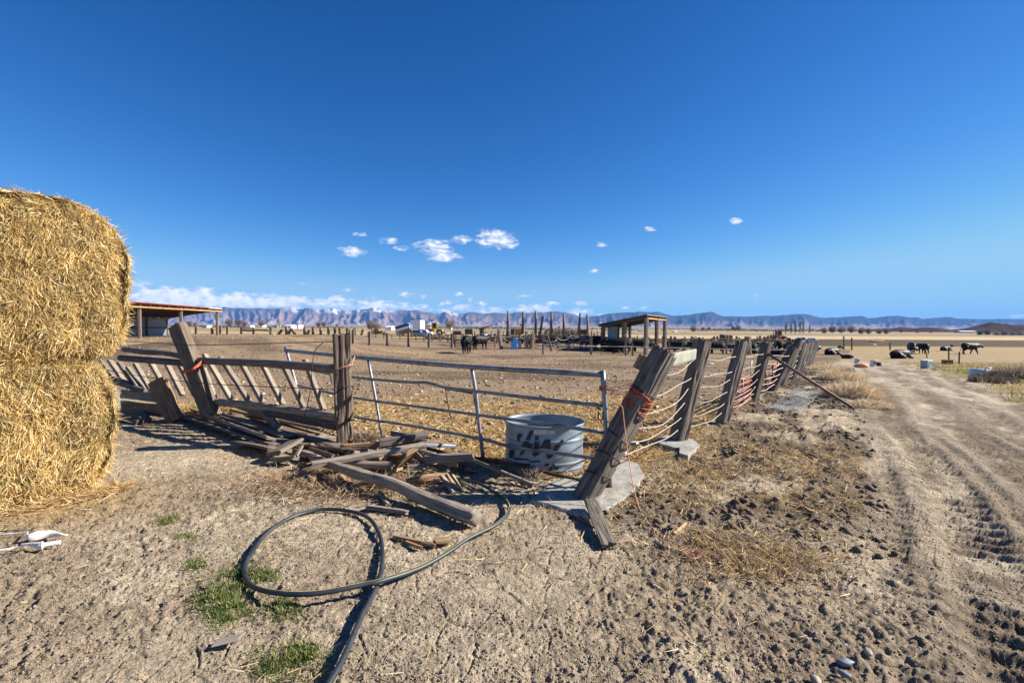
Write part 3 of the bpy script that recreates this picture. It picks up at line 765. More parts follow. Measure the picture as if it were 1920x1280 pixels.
for k in range(nr-1):
    for i in range(na): Fc.append((k*na+i, k*na+(i+1) % na, (k+1)*na+(i+1) % na, (k+1)*na+i))
Fc.append([(nr-1)*na+i for i in range(na)])
mesh_obj('tank_wall', V, Fc, M_tank, tk, tuple(TC))
mb = MB(); mb.tube([tank_pt(2*math.pi*i/na, th_, .006) for i in range(na+1)], .014, 10); mb.build('rolled_rim', M_tank, tk, True)
def zp(x, y): return 940+x/8.0, 760+y/8.0
marks = [[(250, 425), (300, 425), (305, 450), (275, 480), (270, 530), (245, 530), (240, 470)], [(430, 385), (475, 385), (420, 515), (370, 510)], [(510, 460), (550, 465), (555, 515), (505, 515)],
         [(345, 540), (410, 545), (405, 575), (460, 575), (430, 620), (335, 610)], [(500, 545), (560, 550), (560, 640), (495, 635)], [(655, 515), (720, 520), (730, 640), (565, 635), (600, 610)],
         [(905, 510), (940, 530), (900, 570), (855, 575)], [(820, 600), (890, 600), (830, 690), (770, 690)], [(130, 670), (185, 675), (160, 780), (120, 770)], [(310, 680), (345, 685), (300, 745), (270, 740)],
         [(470, 705), (570, 710), (540, 745), (500, 765), (475, 745)], [(680, 735), (775, 740), (730, 795), (690, 790)], [(200, 785), (380, 800), (400, 820), (210, 810)], [(430, 835), (570, 825), (560, 850), (440, 850)],
         [(230, 860), (420, 870), (410, 900), (240, 890)], [(670, 870), (710, 880), (700, 910), (640, 905)], [(770, 880), (800, 880), (800, 910), (765, 910)], [(740, 925), (770, 930), (730, 990), (700, 985)], [(800, 925), (860, 930), (850, 960), (800, 960)], [(330, 545), (350, 550), (325, 600), (305, 600)]]
def decal(name, polys, mat, off):
    mb = MB()
    for poly in polys:
        # subdivide polygon edges to follow the curve: fan around its centre
        pts = []
        for i in range(len(poly)):
            x0, y0 = poly[i]; x1, y1 = poly[(i+1) % len(poly)]
            for k in range(3): pts.append((x0+(x1-x0)*k/3, y0+(y1-y0)*k/3))
        cx = sum(p[0] for p in pts)/len(pts); cy = sum(p[1] for p in pts)/len(pts)
        if name == 'painted_mark': pts = [(cx+(p[0]-cx)*1.22, cy+(p[1]-cy)*1.15) for p in pts]
        ring = [tank_hit(*zp(*p), off) for p in pts]; mid = [tank_hit(*zp(cx+(p[0]-cx)*.5, cy+(p[1]-cy)*.5), off) for p in pts]; cen = tank_hit(*zp(cx, cy), off)
        if any(r is None for r in ring+mid) or cen is None: continue
        n = len(pts); Vv = [tuple(r) for r in ring]+[tuple(r) for r in mid]+[tuple(cen)]
        mb.add(Vv, [(i, n+i, n+(i+1) % n, (i+1) % n) for i in range(n)]+[(n+i, 2*n, n+(i+1) % n) for i in range(n)])
    mb.build(name, mat, tk, True)
for mk in marks: decal('painted_mark', [mk], M_paint, .013)
decal('sticker', [[(485, 362), (690, 362), (690, 436), (485, 428)]], M_tape, .012); decal('sticker', [[(702, 372), (810, 372), (808, 436), (700, 430)]], M_tape, .012)

# ------------------------------------------------------------------ concrete pads
def pad(name, pix, h, label, hole=None):
    P = [G(*p) for p in pix]; ctr = sum(P, Vector())/len(P)
    pts = []
    for i in range(len(P)):
        a, b = P[i], P[(i+1) % len(P)]
        for k in range(8):
            q = a.lerp(b, k/8); w = .03*(float(vn(np.array(q.x*9), np.array(q.y*9), 5))-.5); q = q+(q-ctr).normalized()*w; pts.append(q)
    n = len(pts); rings = []
    for sc_, z in ((1.03, -.12), (1.0, h-.012), (.985, h), (.6, h+.003), (.25, h+.002)):
        rings.append([(ctr.x+(p.x-ctr.x)*sc_, ctr.y+(p.y-ctr.y)*sc_, float(zmac(ctr.x, ctr.y))+z+.006*(float(vn(np.array(p.x*14*sc_), np.array(p.y*14*sc_), 8))-.5)) for p in pts])
    V = [v for r in rings for v in r]+[(ctr.x, ctr.y, float(zmac(ctr.x, ctr.y))+h)]
    Fc = [(k*n+i, k*n+(i+1) % n, (k+1)*n+(i+1) % n, (k+1)*n+i) for k in range(4) for i in range(n)]+[(4*n+i, 4*n+(i+1) % n, 5*n) for i in range(n)]
    o = mesh_obj(name, V, Fc, M_conc, smooth=False); tag(o, label, 'concrete pad', 'concrete pads around the post feet'); return o
pad('concrete_pad', [(995, 940), (1040, 905), (1120, 895), (1150, 868), (1195, 876), (1206, 895), (1190, 922), (1150, 950), (1110, 972)], .032, 'pale broken concrete pad under the leaning corner post')
pad('concrete_pad', [(1222, 832), (1250, 820), (1300, 828), (1311, 840), (1290, 862), (1274, 858), (1288, 845), (1262, 846)], .05, 'small angled concrete pad at the second post of the cable fence')

# ------------------------------------------------------------------ cable fence with its big leaning posts
cf = thing('cable_fence', 'leaning wooden post fence strung with sagging pale cables beside the track', 'fence', tuple(G(1270, 830)))
posts = [((1096, 934), (1247, 660), 4.62, 4.78, .235, .20, .62, 'grey cracked corner tie leaning far to the right on the concrete pad'),
         ((1270, 831), (1318, 637), 6.88, 6.95, .20, .20, .55, 'upright dark split post on the small concrete pad'), ((1353, 795), (1392, 640), 8.2, 8.3, .20, .17, .5, None), ((1411, 753), (1438, 643), 10.7, 10.8, .20, .20, .5, None),
         ((1448, 731), (1488, 652), 12.7, 12.8, .24, .2, .4, None), ((1464, 722), (1499, 638), 14.2, 14.4, .26, .2, .4, None), ((1484, 712), (1507, 642), 16.3, 16.4, .26, .2, .4, None), ((1497, 700), (1515, 641), 19, 19, .26, .2, .4, None),
         ((1508, 690), (1522, 641), 22.5, 22.5, .28, .2, .4, None), ((1516, 680), (1528, 642), 26, 26, .28, .2, .4, None), ((1522, 672), (1532, 642), 31, 31, .28, .25, .4, None)]
PB = []
for (b, t_, yb, yt, w, d, roll, lab) in posts:
    p0 = ray_y(b[0], b[1], yb); p1 = ray_y(t_[0], t_[1], yt); dn = (p0-p1).normalized()
    zz = float(zmac(p0.x, p0.y)); k = max(0, (p0.z-zz))+.12 if len(PB) else .03
    p0b = p0+dn*k
    big = yb < 9
    beam('post', p0b, p1, w, d, M_tie, cf, roll, .16 if big else .12, seg=34 if big else 12, m=44 if big else 16, ragged=.05, p=7, label=lab)
    PB.append((p0, p1, w))
fr = [.175, .355, .46, .60, .73, .855]
sag = [.05, .03, .09, .11, .10, .06]
for k in range(len(PB)-1):
    a0, a1, wa = PB[k]; b0, b1, wb = PB[k+1]
    for j in range(6):
        pa = a1.lerp(a0, fr[j]*(.8 if k == 0 else 1)+(.05 if k == 0 else 0)); pb = b1.lerp(b0, fr[j])
        fd_ = (b0-a0); fd_.z = 0; fd_.normalize()          # threaded through the posts
        pa = pa+fd_*wa*.35; pb = pb-fd_*wb*.62
        dd = (pb-pa); nseg = 14 if k < 4 else 6
        pts = []
        for i in range(nseg+1):
            s = i/nseg; s_ = s
            pts.append(pa.lerp(pb, s)+Vector((0, 0, -4*sag[j]*(1+.25*math.sin(k*2.3+j))*s_*(1-s_)*min(1.5, dd.length/2)*(1 if k < 2 else .55)))+Vector((0, 0, .012*math.sin(s*9+j*2+k))))
        tubeo('cable', pts, .0062 if k < 3 else .009, M_cable, cf, 7)
# wraps around the corner post
for j, s in enumerate((.27, .40, .60, .72, .84)):
    c = PB[0][1].lerp(PB[0][0], s); ax = (PB[0][0]-PB[0][1]).normalized(); u_ = ax.cross(Vector((0, 1, 0))).normalized(); v_ = ax.cross(u_)
    pts = [c+u_*math.cos(x)*.128+v_*math.sin(x)*.125+ax*.03*math.sin(x+j) for x in np.linspace(0, 6.6, 26)]
    tubeo('cable', pts, .007, M_wire, cf, 6)
# splice clamps
for (px, py, Y) in ((1222, 739, 5.5), (1213, 763, 5.0), (1230, 764, 5.2), (1188, 804, 5.0), (1192, 833, 5.1), (1170, 851, 4.9), (1163, 856, 4.9)):
    c = ray_y(px, py, Y); mb = MB(); mb.tube([c+Vector((-.03, 0, -.008)), c+Vector((.03, .02, .010))], .014, 8); mb.tube([c+Vector((0, 0, -.022)), c+Vector((.004, 0, .022))], .007, 6); mb.build('cable_clamp', M_steel, cf, True)
# board and block caught behind the corner post
o = beam('board', ray_y(1243, 678, 5.3), ray_y(1303, 664, 6.6), .15, .035, M_oldw, cf, 0.1, .02, m=16, ragged=.0); o['label'] = 'pale bleached board fixed between the first two posts'
o = beam('block', ray_y(1199, 694, 5.0), ray_y(1212, 670, 5.0), .13, .12, M_brown, cf, .7, .06, m=20, ragged=.01); o['label'] = 'square brown block behind the corner post'
tubeo('brace_pipe', [G(1602, 766, .01), ray_y(1440, 663, 10.7)], .030, M_rustp, cf, 10)

# orange twine
tw = thing('baling_twine', 'bright orange twine lashing the leaning corner post to the gate', 'twine', tuple(PB[0][1].lerp(PB[0][0], .36)))
ax = (PB[0][0]-PB[0][1]).normalized(); u_ = ax.cross(Vector((0, 1, 0))).normalized(); v_ = ax.cross(u_)
for k in range(9):
    c = PB[0][1].lerp(PB[0][0], .30+.010*k)
    pts = [c+u_*math.cos(x)*(.132+.008*math.sin(3*x+k))+v_*math.sin(x)*(.128+.008*math.cos(2*x+k))+ax*(.05*math.sin(x+k*.9)) for x in np.linspace(0, 6.4, 26)]
    tubeo('twine_wrap', pts, .0045, M_orange, tw, 5)
e = ray_y(1130, 727, 4.93)
for k, (px, py) in enumerate(((1190, 718), (1186, 722), (1180, 735), (1182, 738))):
    a = ray_y(px, py, 4.66); pts = [e+Vector((0, -.03, .01*k-.02))] + [e.lerp(a, s)+Vector((0, -.03, -.02*math.sin(s*3.1)*(k % 2+.4))) for s in (.3, .6)]+[a]
    tubeo('twine_strand', pts, .0035, M_orange, tw, 5, 4)
for k in range(4):
    tubeo('twine_wrap', [e+Vector((math.cos(x)*.033, math.sin(x)*.033, .012*k-.02)) for x in np.linspace(0, 6.4, 14)], .005, M_orange, tw, 5)
tp = [ray_y(1152, 757, 4.55), ray_y(1166, 762, 4.5), ray_y(1170, 790, 4.5), ray_y(1176, 840, 4.5), ray_y(1184, 890, 4.4), ray_y(1193, 935, 4.25)]+[G(*p, .02) for p in ((1205, 965), (1225, 990), (1250, 1008), (1275, 1022), (1296, 1034))]
tag(tubeo('twine', tp, .0045, M_pink, None, 6, 6), 'long faded pink twine trailing from the corner post onto the dirt', 'twine')
tag(tubeo('twine', [ray_y(1197, 760, 5.0), ray_y(1199, 778, 5.0), ray_y(1203, 795, 5.0), ray_y(1207, 812, 5.0)], .006, M_pink, None, 6, 5), 'short pink twine end hanging from the second cable', 'twine')
tag(tubeo('twine', [G(1296, 1034, .02), G(1310, 1028, .03), G(1318, 1040, .02), G(1300, 1046, .03), G(1285, 1036, .02), G(1305, 1030, .04), G(1325, 1046, .02)], .005, M_pink, None, 6, 8), 'frayed knot of pink twine lying in trampled straw', 'twine')

# ------------------------------------------------------------------ slatted feeder fence, left
FB = Vector((-2.35, 6.72, 0)); fdv = Vector((-6.05, 3.3, 0)).normalized(); fn_ = Vector((fdv.y, -fdv.x, 0)).normalized()
if fn_.y > 0: fn_ = -fn_
def fp(px, py, off=0.0): return plane_px(px, py, FB+fn_*off, fn_)
ff = thing('feed_fence', 'old slatted wooden feed fence with leaning slats left of the gate', 'fence', tuple(FB))
gb = ray_y(648, 836, 6.62); gt = ray_y(640, 626, 6.62)
beam('post', gb+Vector((0, 0, -.12)), gt, .24, .21, M_post, ff, .35, .18, seg=30, m=44, ragged=.04, p=6, label='thick upright cracked gate post tied with pink twine')
beam('post', fp(398, 782, .12), fp(333, 611, .12), .25, .19, M_post, ff, .35, .08, seg=24, m=36, ragged=.015, p=14, label='square tie post leaning left above the feed fence')
beam('post', fp(330, 792, .35), fp(296, 716, .35), .25, .20, M_brown, ff, .75, .12, seg=14, m=32, ragged=.02, p=14, label='short broken brown post stub beside the bale')
log('rail', [fp(226, 671, .06), fp(290, 676, .06), fp(350, 681, .06)], [.060, .062, .06], M_dark, ff, .06)
log('rail', [fp(376, 676, .06), fp(500, 681, .06), fp(640, 692, .05)], [.060, .062, .07], M_dark, ff, .06)
log('rail', [fp(232, 655, .02), fp(270, 659, .02), fp(310, 662, .02), fp(352, 669, .02)], [.05, .062, .05, .065], M_dark, ff, .3)
log('rail', [fp(190, 706, .1), fp(225, 716, .12), fp(255, 728, .1), fp(272, 732, .1)], [.05, .075, .065, .05], M_dark, ff, .25)
log('rail', [fp(372, 750, .0), fp(470, 760, .03), fp(560, 772, .03), fp(640, 783, .02)], [.06, .062, .066, .072], M_grey, ff, .08)
log('rail', [fp(500, 772, .05), fp(570, 786, .05), fp(642, 800, .05)], [.06, .07, .07], M_dark, ff, .1)
slats = [(384, 665, 433, 748), (414, 670, 467, 752), (449, 674, 493, 755), (489, 677, 531, 759), (528, 677, 570, 764), (572, 674, 607, 768), (620, 696, 633, 752), (338, 684, 367, 742), (283, 680, 318, 742), (312, 680, 343, 741),
         (254, 682, 285, 735), (240, 689, 275, 734), (224, 680, 257, 727), (206, 676, 236, 720), (190, 676, 220, 716), (379, 690, 402, 752)]
for i, (a, b, c, d) in enumerate(slats):
    w = .15 if i == 15 else .10
    beam('slat', fp(c, d, -.02), fp(a, b, -.02), w, .055, M_slat, ff, 1.57+.35, .05, seg=8, m=20, ragged=.02, p=10)
tubeo('wire', [fp(215, 639, .15), fp(300, 643, .15), fp(346, 647, .25), fp(460, 645, .15), fp(600, 641, .1), gt.lerp(gb, .08)], .006, M_wire, ff, 6, 4)
tubeo('wire', [fp(170, 686, .2), fp(250, 703, .2), fp(380, 718, .2), fp(480, 724, .12), fp(600, 729, .1), gt.lerp(gb, .5)], .006, M_wire, ff, 6, 4)
tubeo('wire', [fp(606, 642, .12), fp(592, 655, .14), fp(586, 680, .15), fp(582, 730, .2), fp(572, 775, .2), fp(566, 793, .2)], .006, M_wire, ff, 6, 5)
for s in (.50, .80):
    c = gt.lerp(gb, s); tubeo('wire', [c+Vector((math.cos(x)*.13, math.sin(x)*.12, .07*math.cos(x+.4))) for x in np.linspace(0, 6.4, 22)], .007, M_wire, ff, 6)
c = gt.lerp(gb, .3); tubeo('twine_wrap', [c+Vector((math.cos(x)*.13, math.sin(x)*.12, .05*math.cos(x))) for x in np.linspace(-2.6, 1.2, 16)]+[ray_y(657, 690, 6.5), ray_y(665, 668, 6.6)], .006, M_pink, ff, 6)
c = fp(376, 690, .14)
for k in range(4): tubeo('twine_wrap', [fp(350, 694+k*2, .14)+Vector((0, -.1, 0)), c.lerp(fp(365, 690, .3), .5)+Vector((0, -.16, -.01*k)), fp(379, 676+k*2, .14)+Vector((0, -.02, 0)), fp(362, 680+k*2, -.06), fp(350, 694+k*2, .14)+Vector((0, -.1, 0))], .006, M_orange, ff, 5, 4)

# ------------------------------------------------------------------ loose timber (every piece its own thing)
GRP = 'loose boards and logs heaped at the foot of the gate post'
def P3(t): return G(t[0], t[1], t[2])
def piece(kind, pts, w, d, mat, label, roll=0.0, cat=None, groove=.08, m=20, p=9, grp=GRP, bow=0):
    if kind == 'log': o = log('log', [P3(q) for q in pts], w, mat, None, d, ragged=0)
    else:
        roll = 1.57-roll if roll < 1 else roll
        o = beam('plank', P3(pts[0]), P3(pts[1]), w, d, mat, None, roll, groove, m=m, p=p, ragged=.03, bow=bow)
    if kind == 'log': o.name = 'log'
    return tag(o, label, cat or ('log' if kind == 'log' else 'plank'), grp)
piece('log', [(583, 858, .13), (615, 868, .16), (650, 880, .17), (690, 893, .15), (740, 908, .13), (800, 936, .09), (850, 957, .08), (893, 972, .07)], [.030, .055, .045, .058, .05, .062, .070, .080, .072], .42, M_grey, 'long twisted grey log lying across the front of the heap')
piece('b', [(585, 871, .17), (797, 834, .30)], .11, .06, M_grey, 'long straight grey board rising across the heap to the right', 1.57)
piece('b', [(640, 838, .16), (800, 827, .22)], .10, .07, M_brown, 'reddish brown split board beside the foot of the gate post', 1.57, groove=.2)
piece('b', [(712, 829, .26), (800, 815, .32)], .11, .09, M_dark, 'dark thick offcut topmost on the heap with a square cut end', 1.57)
piece('b', [(735, 812, .2), (765, 818, .2)], .08, .07, M_dark, 'short dark stub sticking up behind the heap', .4)
piece('b', [(795, 833, .2), (852, 836, .12)], .09, .05, M_steel, 'pale silvery board end poking out right of the heap', 1.57, groove=.03)
piece('b', [(798, 860, .17), (889, 856, .22)], .10, .09, M_grey, 'square grey timber pointing right with its cut end showing', 1.57)
piece('b', [(883, 861, .18), (1001, 909, .02)], .09, .04, M_grey, 'grey board sloping down to the right in front of the tank', 1.2)
piece('log', [(640, 868, .13), (690, 872, .13), (735, 872, .14)], [.04, .045, .045], .05, M_grey, 'straight pale round pole half hidden behind the twisted log')
piece('log', [(762, 903, .06), (800, 897, .08), (846, 890, .08)], [.03, .05, .035], .4, M_brown, 'ragged brown bark log low on the right of the heap')
piece('b', [(829, 893, .10), (851, 923, .01)], .07, .03, M_grey, 'short grey slat standing down into the shadow right of the heap', .5)
piece('b', [(843, 889, .09), (859, 917, .01)], .10, .03, M_fresh, 'short yellow split slat right of the heap', .4)
piece('b', [(782, 842, .22), (838, 858, .12)], .12, .04, M_slat, 'pale flat board under the square timber', .2)
piece('b', [(800, 840, .18), (852, 853, .10)], .11, .04, M_dark, 'dark flat board beside the pale flat board', .2)
piece('b', [(748, 866, .16), (775, 850, .22)], .22, .05, M_brown, 'broken brown slab tilted up in the middle of the heap', .8, groove=.2)
piece('b', [(778, 850, .22), (803, 874, .08)], .16, .04, M_grey, 'curved pale bark slab bent over the middle of the heap', .6, groove=.2)
piece('b', [(735, 860, .1), (760, 862, .1)], .13, .11, M_brown, 'small rusty brown block under the long board', .2)
piece('b', [(702, 853, .12), (716, 856, .12)], .08, .08, M_fresh, 'orange cut block end under the long board', .3)
piece('b', [(718, 856, .10), (730, 858, .10)], .08, .08, M_fresh, 'second small orange block beside the rusty brown block', .5)
piece('b', [(764, 877, .08), (802, 872, .10)], .09, .07, M_grey, 'short grey chunk in front of the curved slab', 1.4)
piece('b', [(825, 865, .14), (858, 872, .10)], .08, .05, M_fresh, 'yellow orange split piece below the square timber', 1.2)
piece('b', [(680, 905, .05), (735, 908, .05)], .12, .06, M_brown, 'flat brown board pushed under the twisted log', 1.4)
piece('b', [(692, 950, .025), (765, 960, .025)], .10, .035, M_grey, 'loose thick board lying alone in front of the twisted log', 1.3, groove=.15)
piece('b', [(712, 922, .03), (727, 945, .03)], .04, .03, M_grey, 'small stick beneath the twisted log', .3)
piece('b', [(738, 1006, .02), (816, 1022, .02)], .04, .03, M_brown, 'narrow brown stick beside the hose', 1.3, groove=.25)
piece('b', [(760, 1015, .02), (790, 1026, .02)], .03, .02, M_brown, 'thin splinter lying under the narrow brown stick', 1.3, groove=.25)
piece('b', [(814, 1014, .03), (842, 1012, .03)], .07, .05, M_fresh, 'small pale block beside the hose', .6)
piece('b', [(638, 892, .04), (655, 908, .04)], .06, .05, M_fresh, 'yellow stub under the left end of the twisted log', .3)
piece('b', [(452, 828, .06), (520, 842, .10)], .26, .035, M_slat, 'wide weathered plank at the left end of the heap', .25)
piece('b', [(512, 850, .13), (556, 826, .20)], .24, .05, M_slat, 'wide square ended plank laid over the left plank', .25)
piece('b', [(512, 862, .06), (556, 858, .10)], .14, .05, M_grey, 'pointed grey board below the square ended plank', .3)
piece('b', [(555, 855, .12), (566, 836, .19)], .04, .03, M_slat, 'narrow lath propped beside the square ended plank', .3)
piece('b', [(556, 846, .08), (600, 858, .08)], .13, .06, M_grey, 'grey offcut between the left planks and the long board', .4)
piece('b', [(585, 842, .1), (628, 856, .1)], .10, .05, M_slat, 'pale offcut near the foot of the gate post', .4)
piece('b', [(606, 838, .1), (650, 846, .1)], .12, .05, M_fresh, 'yellow ended board at the foot of the gate post', .4)
piece('b', [(652, 845, .1), (662, 850, .1)], .09, .08, M_grey, 'small square block just right of the gate post', .4)
GR2 = 'boards lying in the shade in front of the feed fence'
piece('b', [(346, 780, .06), (516, 834, .08)], .18, .04, M_dark, 'longest board in the shade running down to the right', .2, grp=GR2)
piece('b', [(362, 768, .12), (508, 822, .14)], .14, .04, M_grey, 'second long board in the shade just behind the longest one', .4, grp=GR2)
piece('b', [(392, 770, .06), (540, 818, .06)], .2, .03, M_slat, 'wide flat board in the shade beneath the twisted branch', .1, grp=GR2)
piece('b', [(430, 768, .08), (604, 806, .1)], .12, .05, M_grey, 'straight board in the shade ending near the gate post', .3, grp=GR2)
piece('b', [(470, 780, .05), (588, 815, .05)], .2, .03, M_brown, 'brown flat board beneath the feed fence', .1, grp=GR2)
piece('b', [(520, 800, .05), (640, 838, .05)], .2, .04, M_dark, 'dark board reaching the foot of the gate post', .1, grp=GR2)
piece('b', [(490, 822, .05), (610, 836, .04)], .22, .04, M_grey, 'grey plank flat on the ground left of the gate post', .1, grp=GR2)
piece('log', [(385, 748, .22), (425, 754, .24), (465, 766, .22), (500, 780, .18), (522, 802, .1)], [.05, .055, .06, .07, .06], .15, M_grey, 'crooked grey branch lying over the boards in the shade', grp=GR2)
piece('b', [(228, 738, .28), (318, 748, .30)], .17, .04, M_grey, 'upper brown board beside the broken post stub', 3.05, grp=GR2, groove=.15)
piece('b', [(228, 762, .16), (322, 772, .16)], .22, .04, M_brown, 'lower brown board beside the broken post stub', 3.1, grp=GR2, groove=.12)
piece('log', [(255, 764, .08), (268, 775, .08), (277, 786, .06)], [.05, .055, .055], .1, M_dark, 'short dark round log on the ground beside the bale', grp=GR2)
piece('log', [(230, 782, .04), (250, 790, .04), (262, 792, .04)], [.05, .055, .05], .1, M_dark, 'dark log end just right of the lower bale', grp=GR2)
tag(beam('plank', G(1142, 1022, .03), G(1107, 938, .09), .115, .04, M_grey, None, 1.4, .12, m=22, ragged=.04), 'short grey board lying against the front of the concrete pad', 'plank')
tag(beam('plank', G(1262, 1003, .02), G(1284, 984, .04), .05, .02, M_fresh, None, .3, .1, m=12), 'small tan wood chip on the dirt right of the concrete pad', 'wood chip')
tag(beam('plank', G(402, 1205, .015), G(452, 1193, .03), .075, .008, M_stone2, None, 1.5, .02, m=12, p=5), 'flat grey shard lying at the edge of the green grass', 'shard')

rw = random.Random(9)
for i in range(46):
    px = 540+rw.random()*360; py = 845+(rw.random()-.4)*70+max(0, (px-700))*.12; a = rw.uniform(-.9, .9); l = rw.uniform(10, 42); h = max(.01, .10-abs(px-740)/2600-max(0, py-890)/350)*rw.uniform(.3, 1.3)
    piece('b', [(px, py, h), (px+l*math.cos(a), py+l*math.sin(a)*.6, max(.01, h+rw.uniform(-.06, .06)))], rw.uniform(.03, .09), rw.uniform(.012, .035), rw.choice([M_grey, M_brown, M_fresh, M_slat, M_dark]), 'short splintered wood offcut scattered in the timber heap', rw.uniform(0, .9), 'offcut', .15, 12, 6, 'splintered offcuts in the timber heap')
# ------------------------------------------------------------------ hose
hp = [(520, 1430), (575, 1345), (617, 1280), (645, 1230), (680, 1150), (706, 1100), (717, 1050), (712, 1003), (690, 970), (650, 957), (600, 955), (545, 970), (500, 1000), (468, 1042), (459, 1075), (477, 1100), (530, 1112), (600, 1111), (680, 1096), (720, 1087), (790, 1063), (840, 1035), (880, 1008), (930, 983), (953, 960), (950, 940), (925, 921), (893, 904), (860, 900)]
def hoseh(i, p):
    return .030+(.035 if 16 <= i <= 19 else 0)
HP = [G(p[0], p[1], hoseh(i, p)) for i, p in enumerate(hp)]
hs = thing('garden_hose', 'black hose with a yellow stripe looped on the dirt', 'hose', tuple(HP[10]))
tubeo('hose_tube', HP, .0155, M_hose, hs, 12, 10)
CP = catmull(HP, 10); st = []
for i in range(150, len(CP)-20):
    t_ = (CP[min(i+1, len(CP)-1)]-CP[i-1]).normalized(); s_ = t_.cross(Vector((0, 0, 1))).normalized()
    if s_.y > 0: s_ = -s_
    st.append(CP[i]+(s_*-.25+Vector((0, 0, 1))).normalized()*.0133)
tubeo('stripe', st, .0034, M_stripe, hs, 6)

# ------------------------------------------------------------------ step-in posts left, stones
for k, (shaft, body, rad, lab) in enumerate((([(-80, 1006), (20, 1000), (52, 998)], [(50, 1004), (58, 1008), (70, 1004), (96, 1000), (110, 1001), (127, 1003)], [.012, .034, .036, .028, .014, .004], 'upper white plastic dosing gun tip lying near the bale'),
                                            ([(-80, 1040), (20, 1028), (44, 1020)], [(40, 1020), (58, 1020), (77, 1022), (79, 1022), (82, 1021), (113, 1016)], [.006, .014, .028, .034, .016, .017], 'lower white plastic dosing gun tube lying near the bale'))):
    P0 = [G(*q, .022) for q in shaft]; P1 = [G(*q, .034) for q in body]
    t = thing('plastic_tube', lab, 'plastic tube', tuple(P1[0]), 'white plastic tubes dropped beside the bale')
    tubeo('shaft', P0+[P1[0]], .005, M_white, t, 6); mb = MB(); mb.tube(P1, rad, 9 if k else 12, ysc=.55 if k == 0 else .8); mb.build('tube_body', M_white, t, k == 0)
    tubeo('rod', [G(q[0], q[1]+(9 if k else -6), .015) for q in shaft], .004, M_wire, t, 5)
def stone_mesh(seed, n=10):
    V = []; Fc = []
    for i in range(n+1):
        th = math.pi*i/n
        for j in range(2*n):
            ph = math.pi*j/n; r = 1+.35*(float(vn(np.array(math.cos(ph)*math.sin(th)*1.5+seed*7.), np.array(math.sin(ph)*math.sin(th)*1.5+math.cos(th)*2), seed))-.5)
            V.append((r*math.sin(th)*math.cos(ph), r*math.sin(th)*math.sin(ph), r*math.cos(th)))
    for i in range(n):
        for j in range(2*n): Fc.append((i*2*n+j, (i+1)*2*n+j, (i+1)*2*n+(j+1) % (2*n), i*2*n+(j+1) % (2*n)))
    return V, Fc
stones = [(1585, 1240, .045, 'grey elongated river stone, largest of the bottom right stones', M_stone), (1628, 1221, .035, 'rounded tan stone right of the grey elongated stone', M_stone2), (1583, 1262, .035, 'pale grey oval stone nearest the bottom edge', M_stone),
          (1584, 1208, .018, 'small bluish stone above the grey elongated stone', M_stone), (1695, 1185, .030, 'flat blue grey stone on the right of the track', M_stone), (1683, 1068, .03, 'pale tan stone beside the tyre track', M_stone2), (1580, 1157, .016, 'tiny cream pebble on the track', M_stone2),
          (1530, 1275, .04, 'half buried tan stone at the bottom edge', M_stone2), (1602, 1068, .016, 'small blue stone left of the pale tan stone', M_stone), (1642, 1149, .015, 'small blue pebble on bare dirt near the track', M_stone), (308, 1010, .03, 'grey stone in the dry stems near the green tufts', M_stone2)]
for i, (px, py, r, lab, m_) in enumerate(stones):
    r *= .68; V, Fc = stone_mesh(i+1); p = G(px, py, r*.3)
    o = mesh_obj('stone', np.array(V)*np.array([r*1.35, r*.8, r*.55]), Fc, m_, None, tuple(p), rel=False); o.rotation_euler = (0, 0, 1.1*i); tag(o, lab, 'stone', 'stones on the dirt')

# ------------------------------------------------------------------ litter: straw, clods, grass
def place(n, fx, fy, seed):
    r = np.random.default_rng(seed); return fx(r, n), fy(r, n), r
def litter(name, label, x, y, Lg, Wd, cols, seed, lift=.25, hz=.004, cat='straw', mat=None, parentless=True, kind='stuff'):
    r = np.random.default_rng(seed); n = len(x); z = ground_h(x, y)+hz
    a = r.uniform(0, 6.28, n); D = np.stack([np.cos(a), np.sin(a), np.abs(r.normal(0, lift, n))], 1)
    k = r.integers(0, len(cols), n); C = np.array(cols)[k]*r.uniform(.65, 1.2, (n, 1))
    o = blades(name, np.stack([x, y, z], 1), D, Lg(r, n), Wd(r, n), C, mat or M_blade, None, .35, (0, 0, 0), r)
    return tag(o, label, cat, kind=kind)
SC = [(.62, .44, .19), (.50, .33, .14), (.72, .56, .32), (.38, .25, .12)]
BC = [(.42, .31, .19), (.30, .21, .13), (.58, .47, .33), (.22, .15, .10)]
rg = np.random.default_rng(50)
y = rg.uniform(5.0, 11.8, 90000)**1.0; x = rg.uniform(-4.5, 5.5, 90000)
cor, road, moist, q = masks(x, y); keep = (cor > .5) & (rg.random(90000) < ss(12, 8.5, y+2.5*(fbm(x*.8, y*.8, 3, 78)-.5))*ss(.28, .55, fbm(x*1.6, y*1.6, 3, 101))*ss(-4.2, -2.4, x))
litter('straw_litter', 'golden straw and trampled hay spread inside the gate', x[keep], y[keep], lambda r, n: r.uniform(.05, .17, n), lambda r, n: r.uniform(.006, .014, n), SC, 51)
x = rg.normal(2.6, 1.25, 26000); y = rg.normal(6.0, 1.35, 26000); cor, road, moist, q = masks(x, y)
keep = (cor < .5) & (q < -.7) & (y > 3) & (rg.random(26000) < ss(.3, .6, fbm(x*1.8, y*1.8, 3, 102)))
litter('hay_litter', 'matted dry hay on the ground around the fence posts', x[keep], y[keep], lambda r, n: r.uniform(.04, .15, n), lambda r, n: r.uniform(.004, .009, n), SC+BC, 52)
x = rg.uniform(-8, 9, 90000); y = rg.uniform(1.8, 11, 90000); cor, road, moist, q = masks(x, y)
